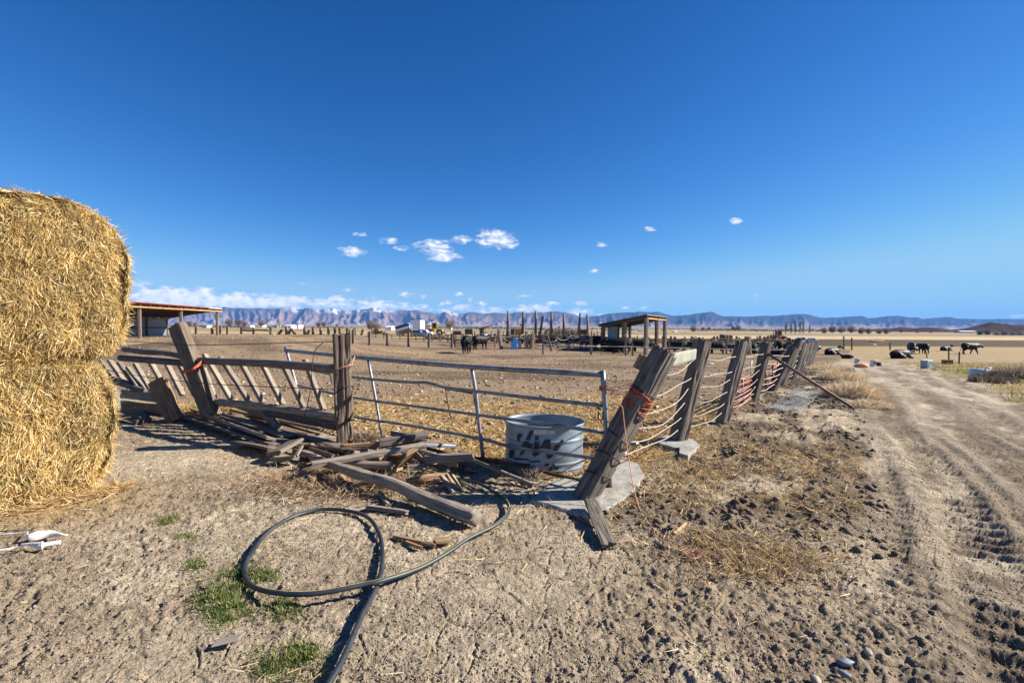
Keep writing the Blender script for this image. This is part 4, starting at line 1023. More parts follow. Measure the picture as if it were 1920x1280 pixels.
keep = (rg.random(90000) < ss(.42, .72, fbm(x*1.1+5, y*1.1, 3, 103))*.5+.06)*(road < .7)
keep &= (np.abs(x) < y*1.25+.5)
litter('stem_litter', 'scattered dry stems and chaff across the dirt', x[keep], y[keep], lambda r, n: r.uniform(.03, .13, n), lambda r, n: r.uniform(.0025, .005, n), SC+BC+BC, 53)
x = rg.normal(-1.78, .42, 5200); y = rg.normal(5.0, .26, 5200)
litter('thatch', 'brown rotten hay mat in front of the twisted log', x, y, lambda r, n: r.uniform(.05, .16, n), lambda r, n: r.uniform(.004, .008, n), BC+[(.40, .22, .11)], 54, .4, .015)
x = rg.normal(1.45, .26, 2600)+.25; y = rg.normal(3.45, .2, 2600)
litter('hay_scrap', 'small heap of trampled dry hay near the frayed twine', x, y, lambda r, n: r.uniform(.04, .13, n), lambda r, n: r.uniform(.003, .006, n), SC+BC, 55, .4, .01)
k_ = 4200; s_ = rg.uniform(-2.2, .08, k_); d_ = np.abs(rg.normal(0, .10, k_)); x = O0[0]+TU[0]*s_+NN[0]*d_; y = O0[1]+TU[1]*s_+NN[1]*d_
litter('straw_fringe', 'loose golden straw fallen along the foot of the bales', x, y, lambda r, n: r.uniform(.06, .2, n), lambda r, n: r.uniform(.004, .008, n), SC, 56, .3, .012)
gq = G(385, 775)
x = rg.normal(gq.x, .3, 1500); y = rg.normal(gq.y, .22, 1500)
litter('straw_wad', 'wad of straw caught between the post stub and the boards', x, y, lambda r, n: r.uniform(.08, .3, n), lambda r, n: r.uniform(.005, .01, n), SC, 57, .6, .08)
# green grass
GC = [(.10, .16, .03), (.15, .20, .05), (.07, .11, .02), (.36, .32, .14)]
gx, gy = [], []
for (px, py, sx_, sy_, n) in ((430, 1105, 48, 22, 5200), (480, 1075, 30, 16, 1500), (520, 1140, 40, 16, 1300), (420, 1140, 30, 20, 1800), (365, 1060, 10, 8, 450), (315, 974, 14, 4, 500), (350, 1005, 26, 4, 500), (570, 1230, 22, 26, 1500), (500, 1240, 26, 22, 900), (1312, 880, 10, 6, 200), (1310, 1130, 14, 5, 150), (440, 1030, 10, 5, 160)):
    for _ in range(int(n*1.0)):
        p = G(px+rg.normal(0, sx_*.62), min(1279, py+rg.normal(0, sy_*.62))) if _ % 8 == 0 else p
        gx.append(p.x+rg.normal(0, .035)); gy.append(p.y+rg.normal(0, .035))
x = np.array(gx); y = np.array(gy)
k = rg.random(len(x)) < (.15+.85*ss(.36, .52, fbm(x*7, y*7, 3, 130))); x = x[k]; y = y[k]
z = ground_h(x, y); n = len(x); D = np.stack([rg.normal(0, .5, n), rg.normal(0, .5, n), np.full(n, .8)], 1)
o = blades('grass', np.stack([x, y, z-.004], 1), D, rg.uniform(.012, .042, n), rg.uniform(.003, .006, n), np.array(GC)[rg.integers(0, 4, n)]*rg.uniform(.6, 1.3, (n, 1)), M_grass, None, .5, (0, 0, 0), rg); tag(o, 'low green grass tufts on bare dirt', 'grass', kind='stuff')
# pasture grass right of the track
n = 60000; y = rg.uniform(9.5, 36, n); x = rg.uniform(8, 44, n); q = roadq(x, y); k = (q > 2.0+1.2*fbm(x*.5, y*.5, 2, 110)) & (x < y*1.25) & (rg.random(n) < ss(.35, .6, fbm(x*.5, y*.8, 3, 111)))
x = x[k]; y = y[k]; n = len(x); z = ground_h(x, y); gr_ = (fbm(x*.35, y*.6, 3, 84) > .46) & (y < 26) & (roadq(x, y) < 6)
C = np.where(gr_[:, None], np.array([.24, .25, .06]), np.array([.44, .33, .16]))*rg.uniform(.6, 1.2, (n, 1))
o = blades('pasture_grass', np.stack([x, y, z], 1), np.stack([rg.normal(0, .6, n), rg.normal(0, .6, n), np.full(n, .7)], 1), rg.uniform(.04, .16, n), rg.uniform(.01, .03, n), C, M_grass, None, .5, (0, 0, 0), rg); tag(o, 'short tan and yellow green pasture grass right of the track', 'grass', kind='stuff')
# clods
def clods(name, label, x, y, r0, r1, seed, mat):
    r = np.random.default_rng(seed); n = len(x); z = ground_h(x, y)
    base = np.array([(1, 0, 0), (-1, 0, 0), (0, 1, 0), (0, -1, 0), (0, 0, 1), (0, 0, -1), (.6, .6, .55), (-.6, .6, .5), (.6, -.6, .5), (-.6, -.6, .55)], float)
    tri = [(4, 0, 6), (4, 6, 2), (4, 2, 7), (4, 7, 1), (4, 1, 9), (4, 9, 3), (4, 3, 8), (4, 8, 0), (0, 2, 6), (2, 1, 7), (1, 3, 9), (3, 0, 8), (5, 2, 0), (5, 1, 2), (5, 3, 1), (5, 0, 3)]
    s = (r0+(r1-r0)*r.random(n)**3)
    Vv = base[None]*s[:, None, None]*r.uniform(.55, 1.3, (n, len(base), 3))*np.array([1, 1, .7]); a = r.uniform(0, 6.28, n); ca, sa = np.cos(a)[:, None], np.sin(a)[:, None]
    X = Vv[..., 0]*ca-Vv[..., 1]*sa; Y = Vv[..., 0]*sa+Vv[..., 1]*ca
    Vv = np.stack([X+x[:, None], Y+y[:, None], Vv[..., 2]+z[:, None]+s[:, None]*.15], -1).reshape(-1, 3)
    f = (np.arange(n)[:, None, None]*len(base)+np.array(tri)[None]).reshape(-1).astype(np.int32)
    me = bpy.data.meshes.new(name); me.vertices.add(len(Vv)); me.vertices.foreach_set('co', Vv.ravel()); me.loops.add(len(f)); me.loops.foreach_set('vertex_index', f)
    me.polygons.add(len(f)//3); me.polygons.foreach_set('loop_start', np.arange(len(f)//3, dtype=np.int32)*3); me.update(calc_edges=True); me.materials.append(mat)
    o = bpy.data.objects.new(name, me); COL.objects.link(o); return tag(o, label, 'clods', kind='stuff')
x = rg.uniform(-9, 10, 90000); y = 1.9+rg.random(90000)**1.5*10; cor, road, moist, q = masks(x, y)
k = (np.abs(x) < y*1.25+.4) & (rg.random(90000) < (.03+.45*ss(.45, .65, fbm(x*.7+4, y*.7, 3, 5)))*(1-.75*road)) & (moist < .4)
clods('dirt_clods', 'small crumbled dirt clods strewn over the ground', x[k], y[k], .003, .014, 58, M_clay)
x = rg.uniform(-6.5, 7.5, 190000); y = 1.9+rg.random(190000)**1.6*6; cor, road, moist, q = masks(x, y)
k = (np.abs(x) < y*1.2+.3) & (rg.random(190000) < (.15+.85*ss(.36, .62, fbm(x*1.7+4, y*1.7, 3, 105)))*(1-.4*road))
clods('crumbs', 'fine crumbs of dry soil over the foreground', x[k], y[k], .0022, .009, 63, M_clay)
M_dclod = simple('dark_clod', (.12, .09, .065), .95, 0, .35, 6, .5)
y = rg.uniform(3.4, 24, 9000); q = rg.uniform(-2.6, -.5, 9000); x = 1.05+.69*y+q*1.215
k = rg.random(9000) < ss(.35, .6, fbm(x*1.4, y*1.4, 3, 74)); clods('dark_clods', 'dark moist clods turned up between fence and track', x[k], y[k], .008, .05, 59, M_dclod)
y = 7+rg.random(19000)**1.3*36; x = (rg.random(19000)*2.4-1.4)*y; cor, road, moist, q = masks(x, y)
k = cor > .5; kp = k & (rg.random(len(x)) < .10); clods('pale_chips', 'pale chips of straw and stone strewn over the corral', x[kp], y[kp], .02, .06, 61, simple('pale_chip', (.50, .42, .31), .95, 0, .3, 3, .1)); k = k & ~kp
clods('corral_clods', 'dried manure clods and pale stones in the corral', x[k], y[k], .012, .06, 60, simple('corral_clod', (.20, .145, .10), .95, 0, .6, .8, .3))

# ------------------------------------------------------------------ cattle
def cow_mesh(pose):
    mb = MB()
    if pose == 'lying':
        tr = [(-1.0, 0, .30), (-.85, 0, .38), (-.5, 0, .42), (0, 0, .42), (.45, 0, .45), (.72, 0, .58), (.95, 0, .78), (1.08, 0, .92), (1.28, 0, .90), (1.48, 0, .78), (1.56, 0, .74)]
        rr = [.12, .30, .40, .43, .38, .27, .18, .15, .14, .095, .08]
    elif pose == 'graze':
        tr = [(-.95, 0, 1.02), (-.8, 0, 1.03), (-.5, 0, 1.03), (0, 0, .96), (.5, 0, .98), (.8, 0, .92), (1.05, 0, .68), (1.2, 0, .48), (1.28, 0, .36), (1.36, 0, .18), (1.38, 0, .10)]
        rr = [.12, .27, .34, .39, .36, .25, .18, .15, .14, .095, .08]
    else:
        hz = -.10 if pose == 'walk' else .0
        tr = [(-.95, 0, 1.04), (-.8, 0, 1.05), (-.5, 0, 1.05), (0, 0, .98), (.5, 0, 1.0), (.78, 0, 1.08), (1.02, 0, 1.12+hz), (1.16, 0, 1.17+hz), (1.34, 0, 1.12+hz), (1.54, 0, .98+hz), (1.62, 0, .93+hz)]
        rr = [.14, .30, .38, .43, .40, .31, .235, .19, .15, .105, .085]
    P = catmull(tr, 5); r = np.interp(np.linspace(0, 1, len(P)), np.linspace(0, 1, len(rr)), rr)
    V, Fc, UV = sweep(P, r, 16, up=(0, 0, 1), ysc=.80); mb.add(V, Fc, UV)
    hd = Vector(tr[7]); 
    for s in (-1, 1):
        mb.tube([hd+Vector((0, s*.08, .06)), hd+Vector((-.03, s*.20, .07)), hd+Vector((-.05, s*.27, .03))], [.045, .055, .03], 8)
    if pose == 'lying':
        for s in (-1, 1):
            mb.tube(catmull([(.45, s*.22, .3), (.75, s*.30, .12), (.50, s*.34, .07), (.30, s*.32, .06)], 3), np.linspace(.13, .05, 10), 8)
            mb.tube(catmull([(-.55, s*.25, .35), (-.15, s*.42, .16), (-.50, s*.46, .08), (-.2, s*.50, .06)], 3), np.linspace(.24, .055, 10), 8)
    else:
        fx = {'walk': (.34, -.26), 'stand': (.04, -.05), 'graze': (.2, -.12)}[pose]
        for s, dx in ((-1, fx[0]), (1, fx[1])):
            mb.tube(catmull([(.48, s*.16, .95), (.50, s*.18, .72), (.5+dx*.5, s*.17, .40), (.5+dx*.8, s*.17, .12), (.5+dx+.03, s*.17, .03)], 3), np.interp(np.linspace(0, 1, 13), [0, .25, .55, .85, 1], [.19, .13, .07, .05, .07]), 8)
            ex = -dx*.9
            mb.tube(catmull([(-.62, s*.15, 1.0), (-.55+ex*.3, s*.18, .70), (-.74+ex*.6, s*.17, .46), (-.68+ex, s*.17, .13), (-.63+ex, s*.17, .03)], 3), np.interp(np.linspace(0, 1, 13), [0, .25, .5, .85, 1], [.25, .17, .075, .05, .07]), 8)
        mb.tube(catmull([(-.98, 0, 1.10), (-1.06, 0, .85), (-1.05, 0, .55), (-1.04, 0, .42)], 3), np.interp(np.linspace(0, 1, 10), [0, .7, 1], [.035, .03, .05]), 6)
    o = mb.build('cow_src', M_cow, rel=False); 
    md = o.modifiers.new('r', 'REMESH'); md.mode = 'VOXEL'; md.voxel_size = .033; md.use_smooth_shade = True
    sm = o.modifiers.new('s', 'SMOOTH'); sm.iterations = 3; sm.factor = .5
    dg = bpy.context.evaluated_depsgraph_get(); me = bpy.data.meshes.new_from_object(o.evaluated_get(dg)); me.name = 'cow_'+pose
    bpy.data.objects.remove(o); return me
CM = {p: cow_mesh(p) for p in ('stand', 'walk', 'lying', 'graze')}
def cow(px, py, Y, pose, head, label, s=1.0, grp='black cattle', brown=False, zs=1.0):
    p = ray_y(px, py, Y); z = float(zmac(p.x, p.y))
    me = CM[pose]
    if brown: me = me.copy(); me.materials.clear(); me.materials.append(M_cow2)
    o = bpy.data.objects.new('cow', me); COL.objects.link(o); o.location = (p.x, p.y, z-.02); o.rotation_euler = (0, 0, R(head)); o.scale = (s, s, s*zs*.93)
    return tag(o, label, 'cow', grp)
def yg(px, py):
    return G(px, py).y
G1 = 'black cattle resting and walking in the right hand pasture'
cow(1818, 664, yg(1818, 664), 'walk', 4, 'black cow walking right across the pasture at the far right', .98, G1)
cow(1774, 657, yg(1774, 657)*.99, 'lying', 10, 'black cow lying beyond the red box, head to the right', .8, G1)
cow(1690, 673, yg(1690, 672), 'lying', 8, 'large black cow lying broadside on the track edge', 1.1, G1)
cow(1709, 657, yg(1709, 662), 'stand', -120, 'black cow standing head on behind the large lying cow', .95, G1)
cow(1731, 662, yg(1731, 663), 'stand', 75, 'black cow standing beside the head-on cow, seen from behind', .9, G1)
cow(1561, 665, yg(1561, 665), 'lying', 20, 'black cow lying just past the end of the cable fence', 1.0, G1)
cow(1588, 672, yg(1588, 672), 'lying', 160, 'small black calf lying low right of the fence end', .5, G1)
cow(875, 661, yg(875, 662), 'stand', 88, 'black cow standing in the middle corral seen from behind', 1.0, 'black cattle standing in the middle of the corral')
cow(901, 654, yg(901, 655), 'stand', 50, 'black cow standing at the corral gate with head turned right', .95, 'black cattle standing in the middle of the corral')
G2 = 'black cattle crowded around the open shed and feeder'
herd = [(1098, 655, 'stand', 100, 'brown cow at the left wall of the open shed'), (1120, 654, 'stand', 170, 'black cow just left of the open shed'), (1150, 660, 'lying', 175, 'black cow lying under the low side of the open shed'), (1162, 663, 'stand', 180, 'black cow standing under the low roof of the open shed'), (1182, 657, 'stand', 10, 'black cow standing in the middle bay of the open shed'),
        (1190, 650, 'stand', 5, 'black cow looking right out of the open shed'), (1207, 652, 'lying', 30, 'black cow lying behind the front post of the open shed'), (1222, 653, 'lying', 150, 'black cow lying under the right bay of the open shed'), (1272, 659, 'stand', 175, 'black cow standing right of the open shed facing left'), (1290, 658, 'stand', 8, 'black cow with pale shoulder patch in the row by the feeder'),
        (1303, 656, 'graze', 20, 'black cow with its head down left of the second fence post'), (1343, 663, 'stand', 176, 'black cow standing between the second and third fence posts'), (1352, 655, 'graze', 60, 'black cow behind the row between the second and third posts'), (1366, 662, 'graze', 10, 'black cow with lowered head just left of the third post'),
        (1402, 665, 'stand', 172, 'black cow standing right of the third post'), (1418, 662, 'lying', 20, 'black cow lying left of the fourth post'), (1455, 668, 'lying', 178, 'black cow lying right of the fourth post'), (1470, 660, 'stand', 10, 'black cow standing in front of the orange tractor'), (1492, 655, 'graze', 15, 'black cow feeding behind the far posts'), (1322, 654, 'lying', 0, 'black cow lying directly behind the second post'), (1262, 655, 'lying', 10, 'black cow lying at the right corner of the shelter'), (1281, 652, 'graze', 190, 'black cow in the back row above the pale shouldered one'), (1312, 660, 'stand', 185, 'black cow facing left beside the second post'), (1333, 652, 'stand', 10, 'black cow in the back row between second and third posts'),
        (1378, 656, 'stand', 10, 'black cow half hidden by the third post'), (1410, 655, 'graze', 175, 'black cow in the back row right of the third post'), (1428, 660, 'stand', 5, 'black cow half hidden by the fourth post'), (1440, 656, 'lying', 5, 'black cow lying in the back row by the fourth post'), (1465, 656, 'graze', 180, 'black cow in the back row below the orange tractor'), (1482, 662, 'lying', 12, 'black cow lying among the crowded posts'), (1497, 660, 'stand', 170, 'black cow standing among the crowded far posts'), (1510, 657, 'lying', 10, 'black cow lying beside the crowded far posts'), (1295, 651, 'stand', 100, 'black cow end-on in the back row right of the shelter'), (1360, 651, 'stand', 80, 'black cow end-on in the back row near the third post'), (1394, 652, 'stand', 5, 'black cow in the back row between third and fourth posts'), (1131, 655, 'graze', 10, 'black cow by the left wall of the shelter with its head down'), (1200, 660, 'stand', 175, 'black cow just behind the front post of the shelter')]
for i, (px, py, pose, hd, lab) in enumerate(herd):
    cow(px, py, yg(px, py), pose, hd, lab, .95, G2, brown=(i == 0))

# ------------------------------------------------------------------ corral fences in the middle distance
def post_px(parent, xt, yt, xb, yb, Y, w, mat, name='post', sink=.1):
    p0 = ray_y(xb, yb, Y); p1 = ray_y(xt, yt, Y); z = float(zmac(p0.x, p0.y))
    if p0.z > z: p0 = p0+(p0-p1).normalized()*(p0.z-z+sink)
    mb = MB(); V, Fc, UV = sweep([p0, p0.lerp(p1, .5), p1], 1.0, sec=rrect(w, w*.9, 12, 6)); mb.add(V, Fc, UV); mb.build(name, mat, parent); return p0, p1
def fence(name, label, plist, Y, w, mat, wires=(), wr=.012, wmat=None, grp=None, cat='fence'):
    Yf = Y if callable(Y) else (lambda px, py: Y)
    y0 = Yf(plist[0][2], plist[0][3]); t = thing(name, label, cat, tuple(ray_y(plist[0][2], plist[0][3], y0)), grp)
    PP = [post_px(t, a, b, c, d, Yf(c, d), w, mat) for (a, b, c, d) in plist]
    for wv in wires:
        pts = [p1.lerp(p0, wv)+Vector((0, -w*.5, 0)) for p0, p1 in PP]
        tubeo('wire', pts, wr, wmat or M_wire, t, 5)
    return t, PP
fence('corral_fence', 'dark post and wire fence across the left middle of the corral', [(651, 615, 651, 640), (662, 618, 662, 644), (693, 621, 693, 647), (726, 624, 726, 648), (766, 623, 766, 650), (804, 625, 804, 651), (847, 625, 847, 652)], lambda a, b: yg(a, b), .22, M_mid, (.45, .62), .02, M_slat)
LF = [(368, 612.5, 368, 625), (398, 613.5, 398, 624), (414, 611, 412, 622), (427, 612.6, 427, 624), (453, 613, 453, 625), (476, 614, 476, 625), (508, 612.6, 508, 627), (529, 618, 521, 628), (537, 612.6, 537, 628), (547, 616, 537, 631), (547, 616, 556, 631), (571, 612.6, 571, 628), (580, 619, 570, 637), (587, 613, 587, 630), (601, 616, 602, 636), (616, 613, 616, 629), (628, 614, 628, 629), (637, 615, 637, 624), (654, 616, 654, 629), (665, 616, 665, 629), (681, 617, 677, 630)]
fence('pasture_fence', 'far fence of crooked dark posts beyond the manure mound', LF, 62, .30, M_mid, (.3, .55), .022, M_mid)
t = thing('pole_gate', 'low wooden pole gate frame in the far crooked fence', 'gate', tuple(ray_y(455, 624, 61.5)))
for a, b in (((453, 615), (477, 615)), ((453, 619), (477, 620)), ((478, 618), (500, 619)), ((500, 618), (509, 624))): mb = MB(); mb.tube([ray_y(*a, 61.5), ray_y(*b, 61.5)], .10, 6); mb.build('pole', M_mid, t)
fence('feed_fence_far', 'row of thin posts with sagging cables and dark sheeting beside the open shed', [(1018, 626, 1018, 653), (1026, 628, 1034, 658), (1044, 627, 1044, 653), (1067, 625, 1067, 651), (1088, 627, 1088, 652), (1108, 632, 1108, 664)], lambda a, b: min(yg(a, b), 44), .20, M_slat)
t = thing('cable_net', 'sagging grey cables strung between the thin posts left of the shed', 'cables', tuple(ray_y(1018, 650, 43)))
pp = [(1018, 43), (1044, 43.2), (1067, 43.5), (1088, 43.5), (1108, 39)]
for j in range(6):
    yy_ = 631+j*3.6
    for k in range(4):
        a = ray_y(pp[k][0], yy_, pp[k][1]); b = ray_y(pp[k+1][0], yy_+.6, pp[k+1][1]); sg = (.22, .3, .16, .28, .12, .05)[(j+k) % 6]
        tubeo('cable', [a.lerp(b, s)+Vector((0, 0, -4*sg*s*(1-s))) for s in np.linspace(0, 1, 9)], .03, M_cable if (j+k) % 3 else M_wire, t, 5)
t = thing('dark_tarp', 'long dark plastic sheeting hung low behind the sagging cables', 'tarp', tuple(ray_y(1060, 640, 45)))
V = []; n = 40
for i in range(n+1):
    px = 1016+i*(90/n)
    for j in range(7):
        V.append(ray_y(px, 631+j*2.1+1.0*math.sin(i*.9), 44.6+.15*math.sin(i*1.1+j)))
Fc = [(i*7+j, (i+1)*7+j, (i+1)*7+j+1, i*7+j+1) for i in range(n) for j in range(6)]
o = mesh_obj('sheet', V, Fc, M_tyre, t); md = o.modifiers.new('s', 'SOLIDIFY'); md.thickness = .03
# hot wire rail
t, PP = fence('wire_fence', 'low pale electric wire on short posts crossing in front of the shed', [(1018, 644, 1018, 656), (1108, 640, 1108, 664), (1173, 630, 1173, 667), (1186, 645, 1186, 664), (1240, 650, 1240, 668)], lambda a, b: 34, .12, M_slat)
tubeo('wire', [ray_y(1018, 645.5, 33.9), ray_y(1108, 649, 33.9), ray_y(1173, 649.5, 33.9), ray_y(1240, 651.5, 32), ray_y(1320, 653.5, 29), ray_y(1400, 655, 26), ray_y(1478, 656, 24)], .022, M_white, t, 6)
tubeo('wire', [ray_y(1270, 663, 29), ray_y(1330, 662.5, 28), ray_y(1400, 665, 26), ray_y(1450, 667, 24)], .012, M_cable, t, 6)
t = thing('tube_panel', 'rusty pink tube panel gate behind the two standing cows', 'gate', tuple(ray_y(853, 653, 44)))
for j in range(5):
    mb = MB(); mb.tube([ray_y(853, 636+j*3.8, 44), ray_y(928, 637+j*3.7, 44)], .045, 6); mb.build('rail', M_rustp, t, True)
for px in (853, 891, 928): mb = MB(); mb.tube([ray_y(px, 622 if px == 891 else 634, 44), ray_y(px, 654, 44)], .09 if px == 891 else .05, 6); mb.build('upright', M_mid if px == 891 else M_rustp, t, True)
GP = 'stout grey posts standing around the blue tub'
for i, (a, b, c, d, w, lab) in enumerate(((936, 617, 940, 653, .30, 'pale stout post leaning left of the blue tub'), (988, 621, 987, 656, .32, 'pale stout post just right of the blue tub'), (999, 625, 996, 657, .36, 'dark stout post right of the pale post by the blue tub'), (973, 634, 974, 645, .14, 'thin short stake behind the blue tub'))):
    p0 = ray_y(c, d, 42); p1 = ray_y(a, b, 42); tag(beam('fence_post', p0+Vector((0, 0, -.1)), p1, w, w*.9, M_mid if i == 2 else M_slat, None, .4, .08, 6, 12, .02, 6), lab, 'post', GP)
GT = 'tall bare poles of the old silage stack'
tall = [(953, 583, 951, 640, 'leftmost of the tall upright poles'), (981, 584, 979, 637, 'second tall upright pole, just right of the orange bale'), (1004.5, 583, 1004, 640, 'third tall upright pole, the thick one in the middle'), (1018, 591, 1010, 640, 'shorter pole leaning right beside the thick middle pole'), (1034, 585, 1033, 637, 'tall upright pole right of the leaning one'), (1057, 588, 1057, 620, 'thin upright pole behind the dark wagon'), (1088, 587, 1083, 634, 'tall pole leaning right at the right end of the wagon'), (1101, 589, 1104, 620, 'last thin pole leaning left beside the wagon end')]
for (a, b, c, d, lab) in tall:
    p0 = ray_y(c, d, 56); p1 = ray_y(a, b, 56); p0.z = min(p0.z, float(zmac(p0.x, p0.y))); tag(log('pole', [p0, p0.lerp(p1, .5), p1], [.17, .15, .12], M_mid, None, .05, 8, 2), lab, 'pole', GT)
for (x0, x1, yv) in ((936, 988, 634), (905, 938, 632), (988, 1018, 645), (942, 1018, 651.5)):
    tag(tubeo('rail', [ray_y(x0, yv, 42.2), ray_y(x1, yv+1, 42.2)], .05, M_slat if yv > 640 else M_rustp, None, 6), 'thin horizontal rail among the stout posts by the blue tub', 'rail', 'horizontal rails around the blue tub')
# blue tub
t = thing('mineral_tub', 'bright blue plastic tub standing by the corral posts', 'tub', tuple(ray_y(967, 656, 41.5)))
mb = MB(); p = ray_y(964, 655, 41.5); mb.box(p+Vector((-.02, 0, .33)), (.50, .5, .72)); mb.build('lower_tub', M_bluep, t); mb = MB(); mb.box(p+Vector((.12, .05, .75)), (.42, .42, .30)); mb.tube([p+Vector((.2, .05, .88)), p+Vector((.2, .05, 1.02))], .06, 8); mb.build('tank_top', M_bluep, t)
mb = MB(); mb.box(p+Vector((.48, 0, .33)), (.28, .4, .74)); mb.build('side_box', M_corr, t)
# orange bale and wagon
def bale_px(x0, y0, x1, y1, Y, dep, mat, label, round_=False):
    a = ray_y(x0, y1, Y); b = ray_y(x1, y0, Y); mb = MB(); c = (a+b)/2; wx, hz = abs(b.x-a.x), abs(b.z-a.z)
    n = 10; V = []; Fc = []
    mb.box(c+Vector((0, dep/2, 0)), (wx, dep, hz)); o = mb.build('bale', mat); 
    bm = o.modifiers.new('b', 'BEVEL'); bm.width = min(wx, hz)*(.3 if round_ else .06); bm.segments = 4
    tag(o, label, 'bale'); return o
bale_px(965, 616, 978, 629, 60, .9, M_hay2, 'bright orange square bale between the tall poles'); bale_px(957, 616.5, 964.6, 629, 60.4, .9, M_hayb, 'dark brown square bale touching the orange one')
bale_px(1354, 627, 1362.5, 640, 62, 1, M_hayb, 'weathered grey brown bale behind the herd, left of a pair', True); bale_px(1368, 628, 1375, 640, 62.5, 1, M_hayb, 'weathered narrow bale behind the herd, right of a pair', True); bale_px(1363, 627.5, 1367, 640, 62.2, 1, M_hay, 'pale strip of hay between the two weathered bales', True)
t = thing('hay_wagon', 'long dark slatted wagon carrying hay behind the tall poles', 'wagon', tuple(ray_y(1060, 634, 58)))
for j, (y0, h) in enumerate(((619.5, .22), (622.6, .2), (625.8, .35))):
    a = ray_y(1022, y0, 58); b = ray_y(1098, y0, 58); mb = MB(); mb.bar(a, b, h, .12); mb.build('side_board', M_shade, t)
for px in (1024, 1036, 1048, 1060, 1072, 1084, 1096): mb = MB(); mb.bar(ray_y(px, 617.5, 57.9), ray_y(px, 629, 57.9), .12, .1); mb.build('stake', M_shade, t)
mb = MB(); mb.box(ray_y(1061, 629.5, 58.6), (5.0, 1.9, .2)); mb.build('bed', M_shade, t)
for px in (1032, 1042, 1084, 1092):
    c = ray_y(px, 633, 58.2); mb = MB(); mb.tube([c+Vector((0, -.15, 0)), c+Vector((0, .15, 0))], .35, 16); mb.build('wheel', M_tyre, t)
bale_px(1087, 617.5, 1101, 627, 58.9, .9, M_brown, 'brown hay bale on the right end of the wagon'); 
bale_px(1100, 617, 1106, 624, 58.6, .8, M_hay, 'pale hay bale hanging over the right end of the wagon', True)
# grey bins near the cow, auger
for (x0, y0, x1, y1, Y, m_, lab, nm) in ((849, 620, 866, 628, 50, M_greybox, 'low grey metal feed bin behind the standing cow', 'feed_bin'), (871, 616, 887, 627, 49, M_greybox, 'taller rounded grey feed bin above the standing cow', 'feed_bin')):
    a = ray_y(x0, y1, Y); b = ray_y(x1, y0, Y); c = (a+b)/2; t = thing(nm, lab, 'feed bin', (c.x, Y, float(zmac(c.x, Y))), 'grey feed bins beyond the corral')
    mb = MB(); mb.box(c+Vector((0, .5, 0)), (abs(b.x-a.x), 1.0, abs(b.z-a.z))); o = mb.build('hopper', m_, t); bm = o.modifiers.new('b', 'BEVEL'); bm.width = .12; bm.segments = 4
    for s in (-.4, .4):
        mb = MB(); mb.bar((c.x+s*abs(b.x-a.x), Y+.3, a.z+.02), (c.x+s*abs(b.x-a.x), Y+.3, float(zmac(c.x, Y))-.05), .08, .08); mb.build('leg', m_, t)
t = thing('grain_auger', 'long thin grain auger tilted up beyond the two cows', 'auger', tuple(ray_y(903, 626, 57)))
mb = MB(); mb.tube([ray_y(898, 617.5, 57), ray_y(923, 609.5, 57)], .09, 8); mb.build('auger_tube', M_rustp, t, True); mb = MB(); mb.bar(ray_y(903, 616, 57), ray_y(903, 632, 57), .35, .3); mb.bar(ray_y(907, 615, 57), ray_y(907, 632, 57), .12, .1); mb.build('frame', M_shade, t); mb = MB(); c = ray_y(923, 609.3, 57); mb.box(c, (.22, .2, .25)); mb.build('spout', M_wpaint, t)

def junk(px0, px1, y0, y1, Y, n, mats, label, seed, sz=.5, nm='scrap_heap'):
    r = random.Random(seed); c = gv_(px0, px1, Y); t = thing(nm, label, 'scrap heap', tuple(c), 'heaps of clutter in the pens')
    for mi, m_ in enumerate(mats):
        mb = MB()
        for k in range(n//len(mats)):
            f_ = r.random(); top = y0+(y1-y0)*abs(2*f_-1)**2*.6; a = ray_y(px0+(px1-px0)*f_, top+(y1-top)*r.random(), Y+r.random()*2.5)
            d_ = Vector((r.uniform(-1, 1), r.uniform(-.3, .3), r.uniform(-.25, .25)))*sz; mb.bar(a-d_*.5, a+d_*.5, r.uniform(.08, .3), r.uniform(.05, .12), r.random())
        mb.build(('board_tangle', 'pole_tangle', 'scrap_tangle')[mi % 3], m_, t)
def gv_(px0, px1, Y): p = ray_y((px0+px1)/2, 620, Y); return Vector((p.x, Y, float(zmac(p.x, Y))))
junk(903, 945, 625, 639, 52, 70, (M_shade, M_mid, M_wpaint), 'heap of dark boards and scrap behind the second standing cow', 1, .9)
junk(945, 1000, 628, 640, 54, 80, (M_mid, M_clod2, M_slat), 'low heap of scrap around the feet of the first tall poles', 2, .9)
junk(1020, 1112, 633, 643, 46, 80, (M_mid, M_shade, M_slat), 'tangle of poles on the ground beneath the sagging cables', 11, 1.1)
junk(1480, 1535, 640, 655, 40, 70, (M_shade, M_mid, M_wpaint), 'dark clutter crowding the far end of the cable fence', 12, .8)
junk(1005, 1030, 628, 640, 55, 40, (M_shade, M_mid), 'small dark heap at the left end of the wagon', 3, .8)
junk(668, 742, 625, 634, 74, 70, (M_clod2, M_hay, M_slat), 'long rubble heap left of the tipped trailer', 4, 1.2)
junk(800, 850, 627, 637, 66, 60, (M_clod2, M_slat, M_mid), 'low heap of poles and rubble below the yellow loader', 5, 1.0)
junk(694, 720, 617, 629, 72, 36, (M_mid, M_shade), 'leaning heap of dark poles right of the pale bare trees', 6, 1.3)
junk(1040, 1105, 630, 640, 47, 60, (M_slat, M_mid, M_wpaint), 'jumble of pale pipes behind the sagging cables', 7, .9)
junk(1130, 1245, 634, 641, 64, 60, (M_mid, M_slat), 'low rails and rubbish behind the open cattle shelter', 8, 1.1)
junk(1375, 1470, 635, 643, 66, 60, (M_shade, M_mid, M_slat), 'low dark clutter beyond the herd left of the orange tractor', 9, 1.0)
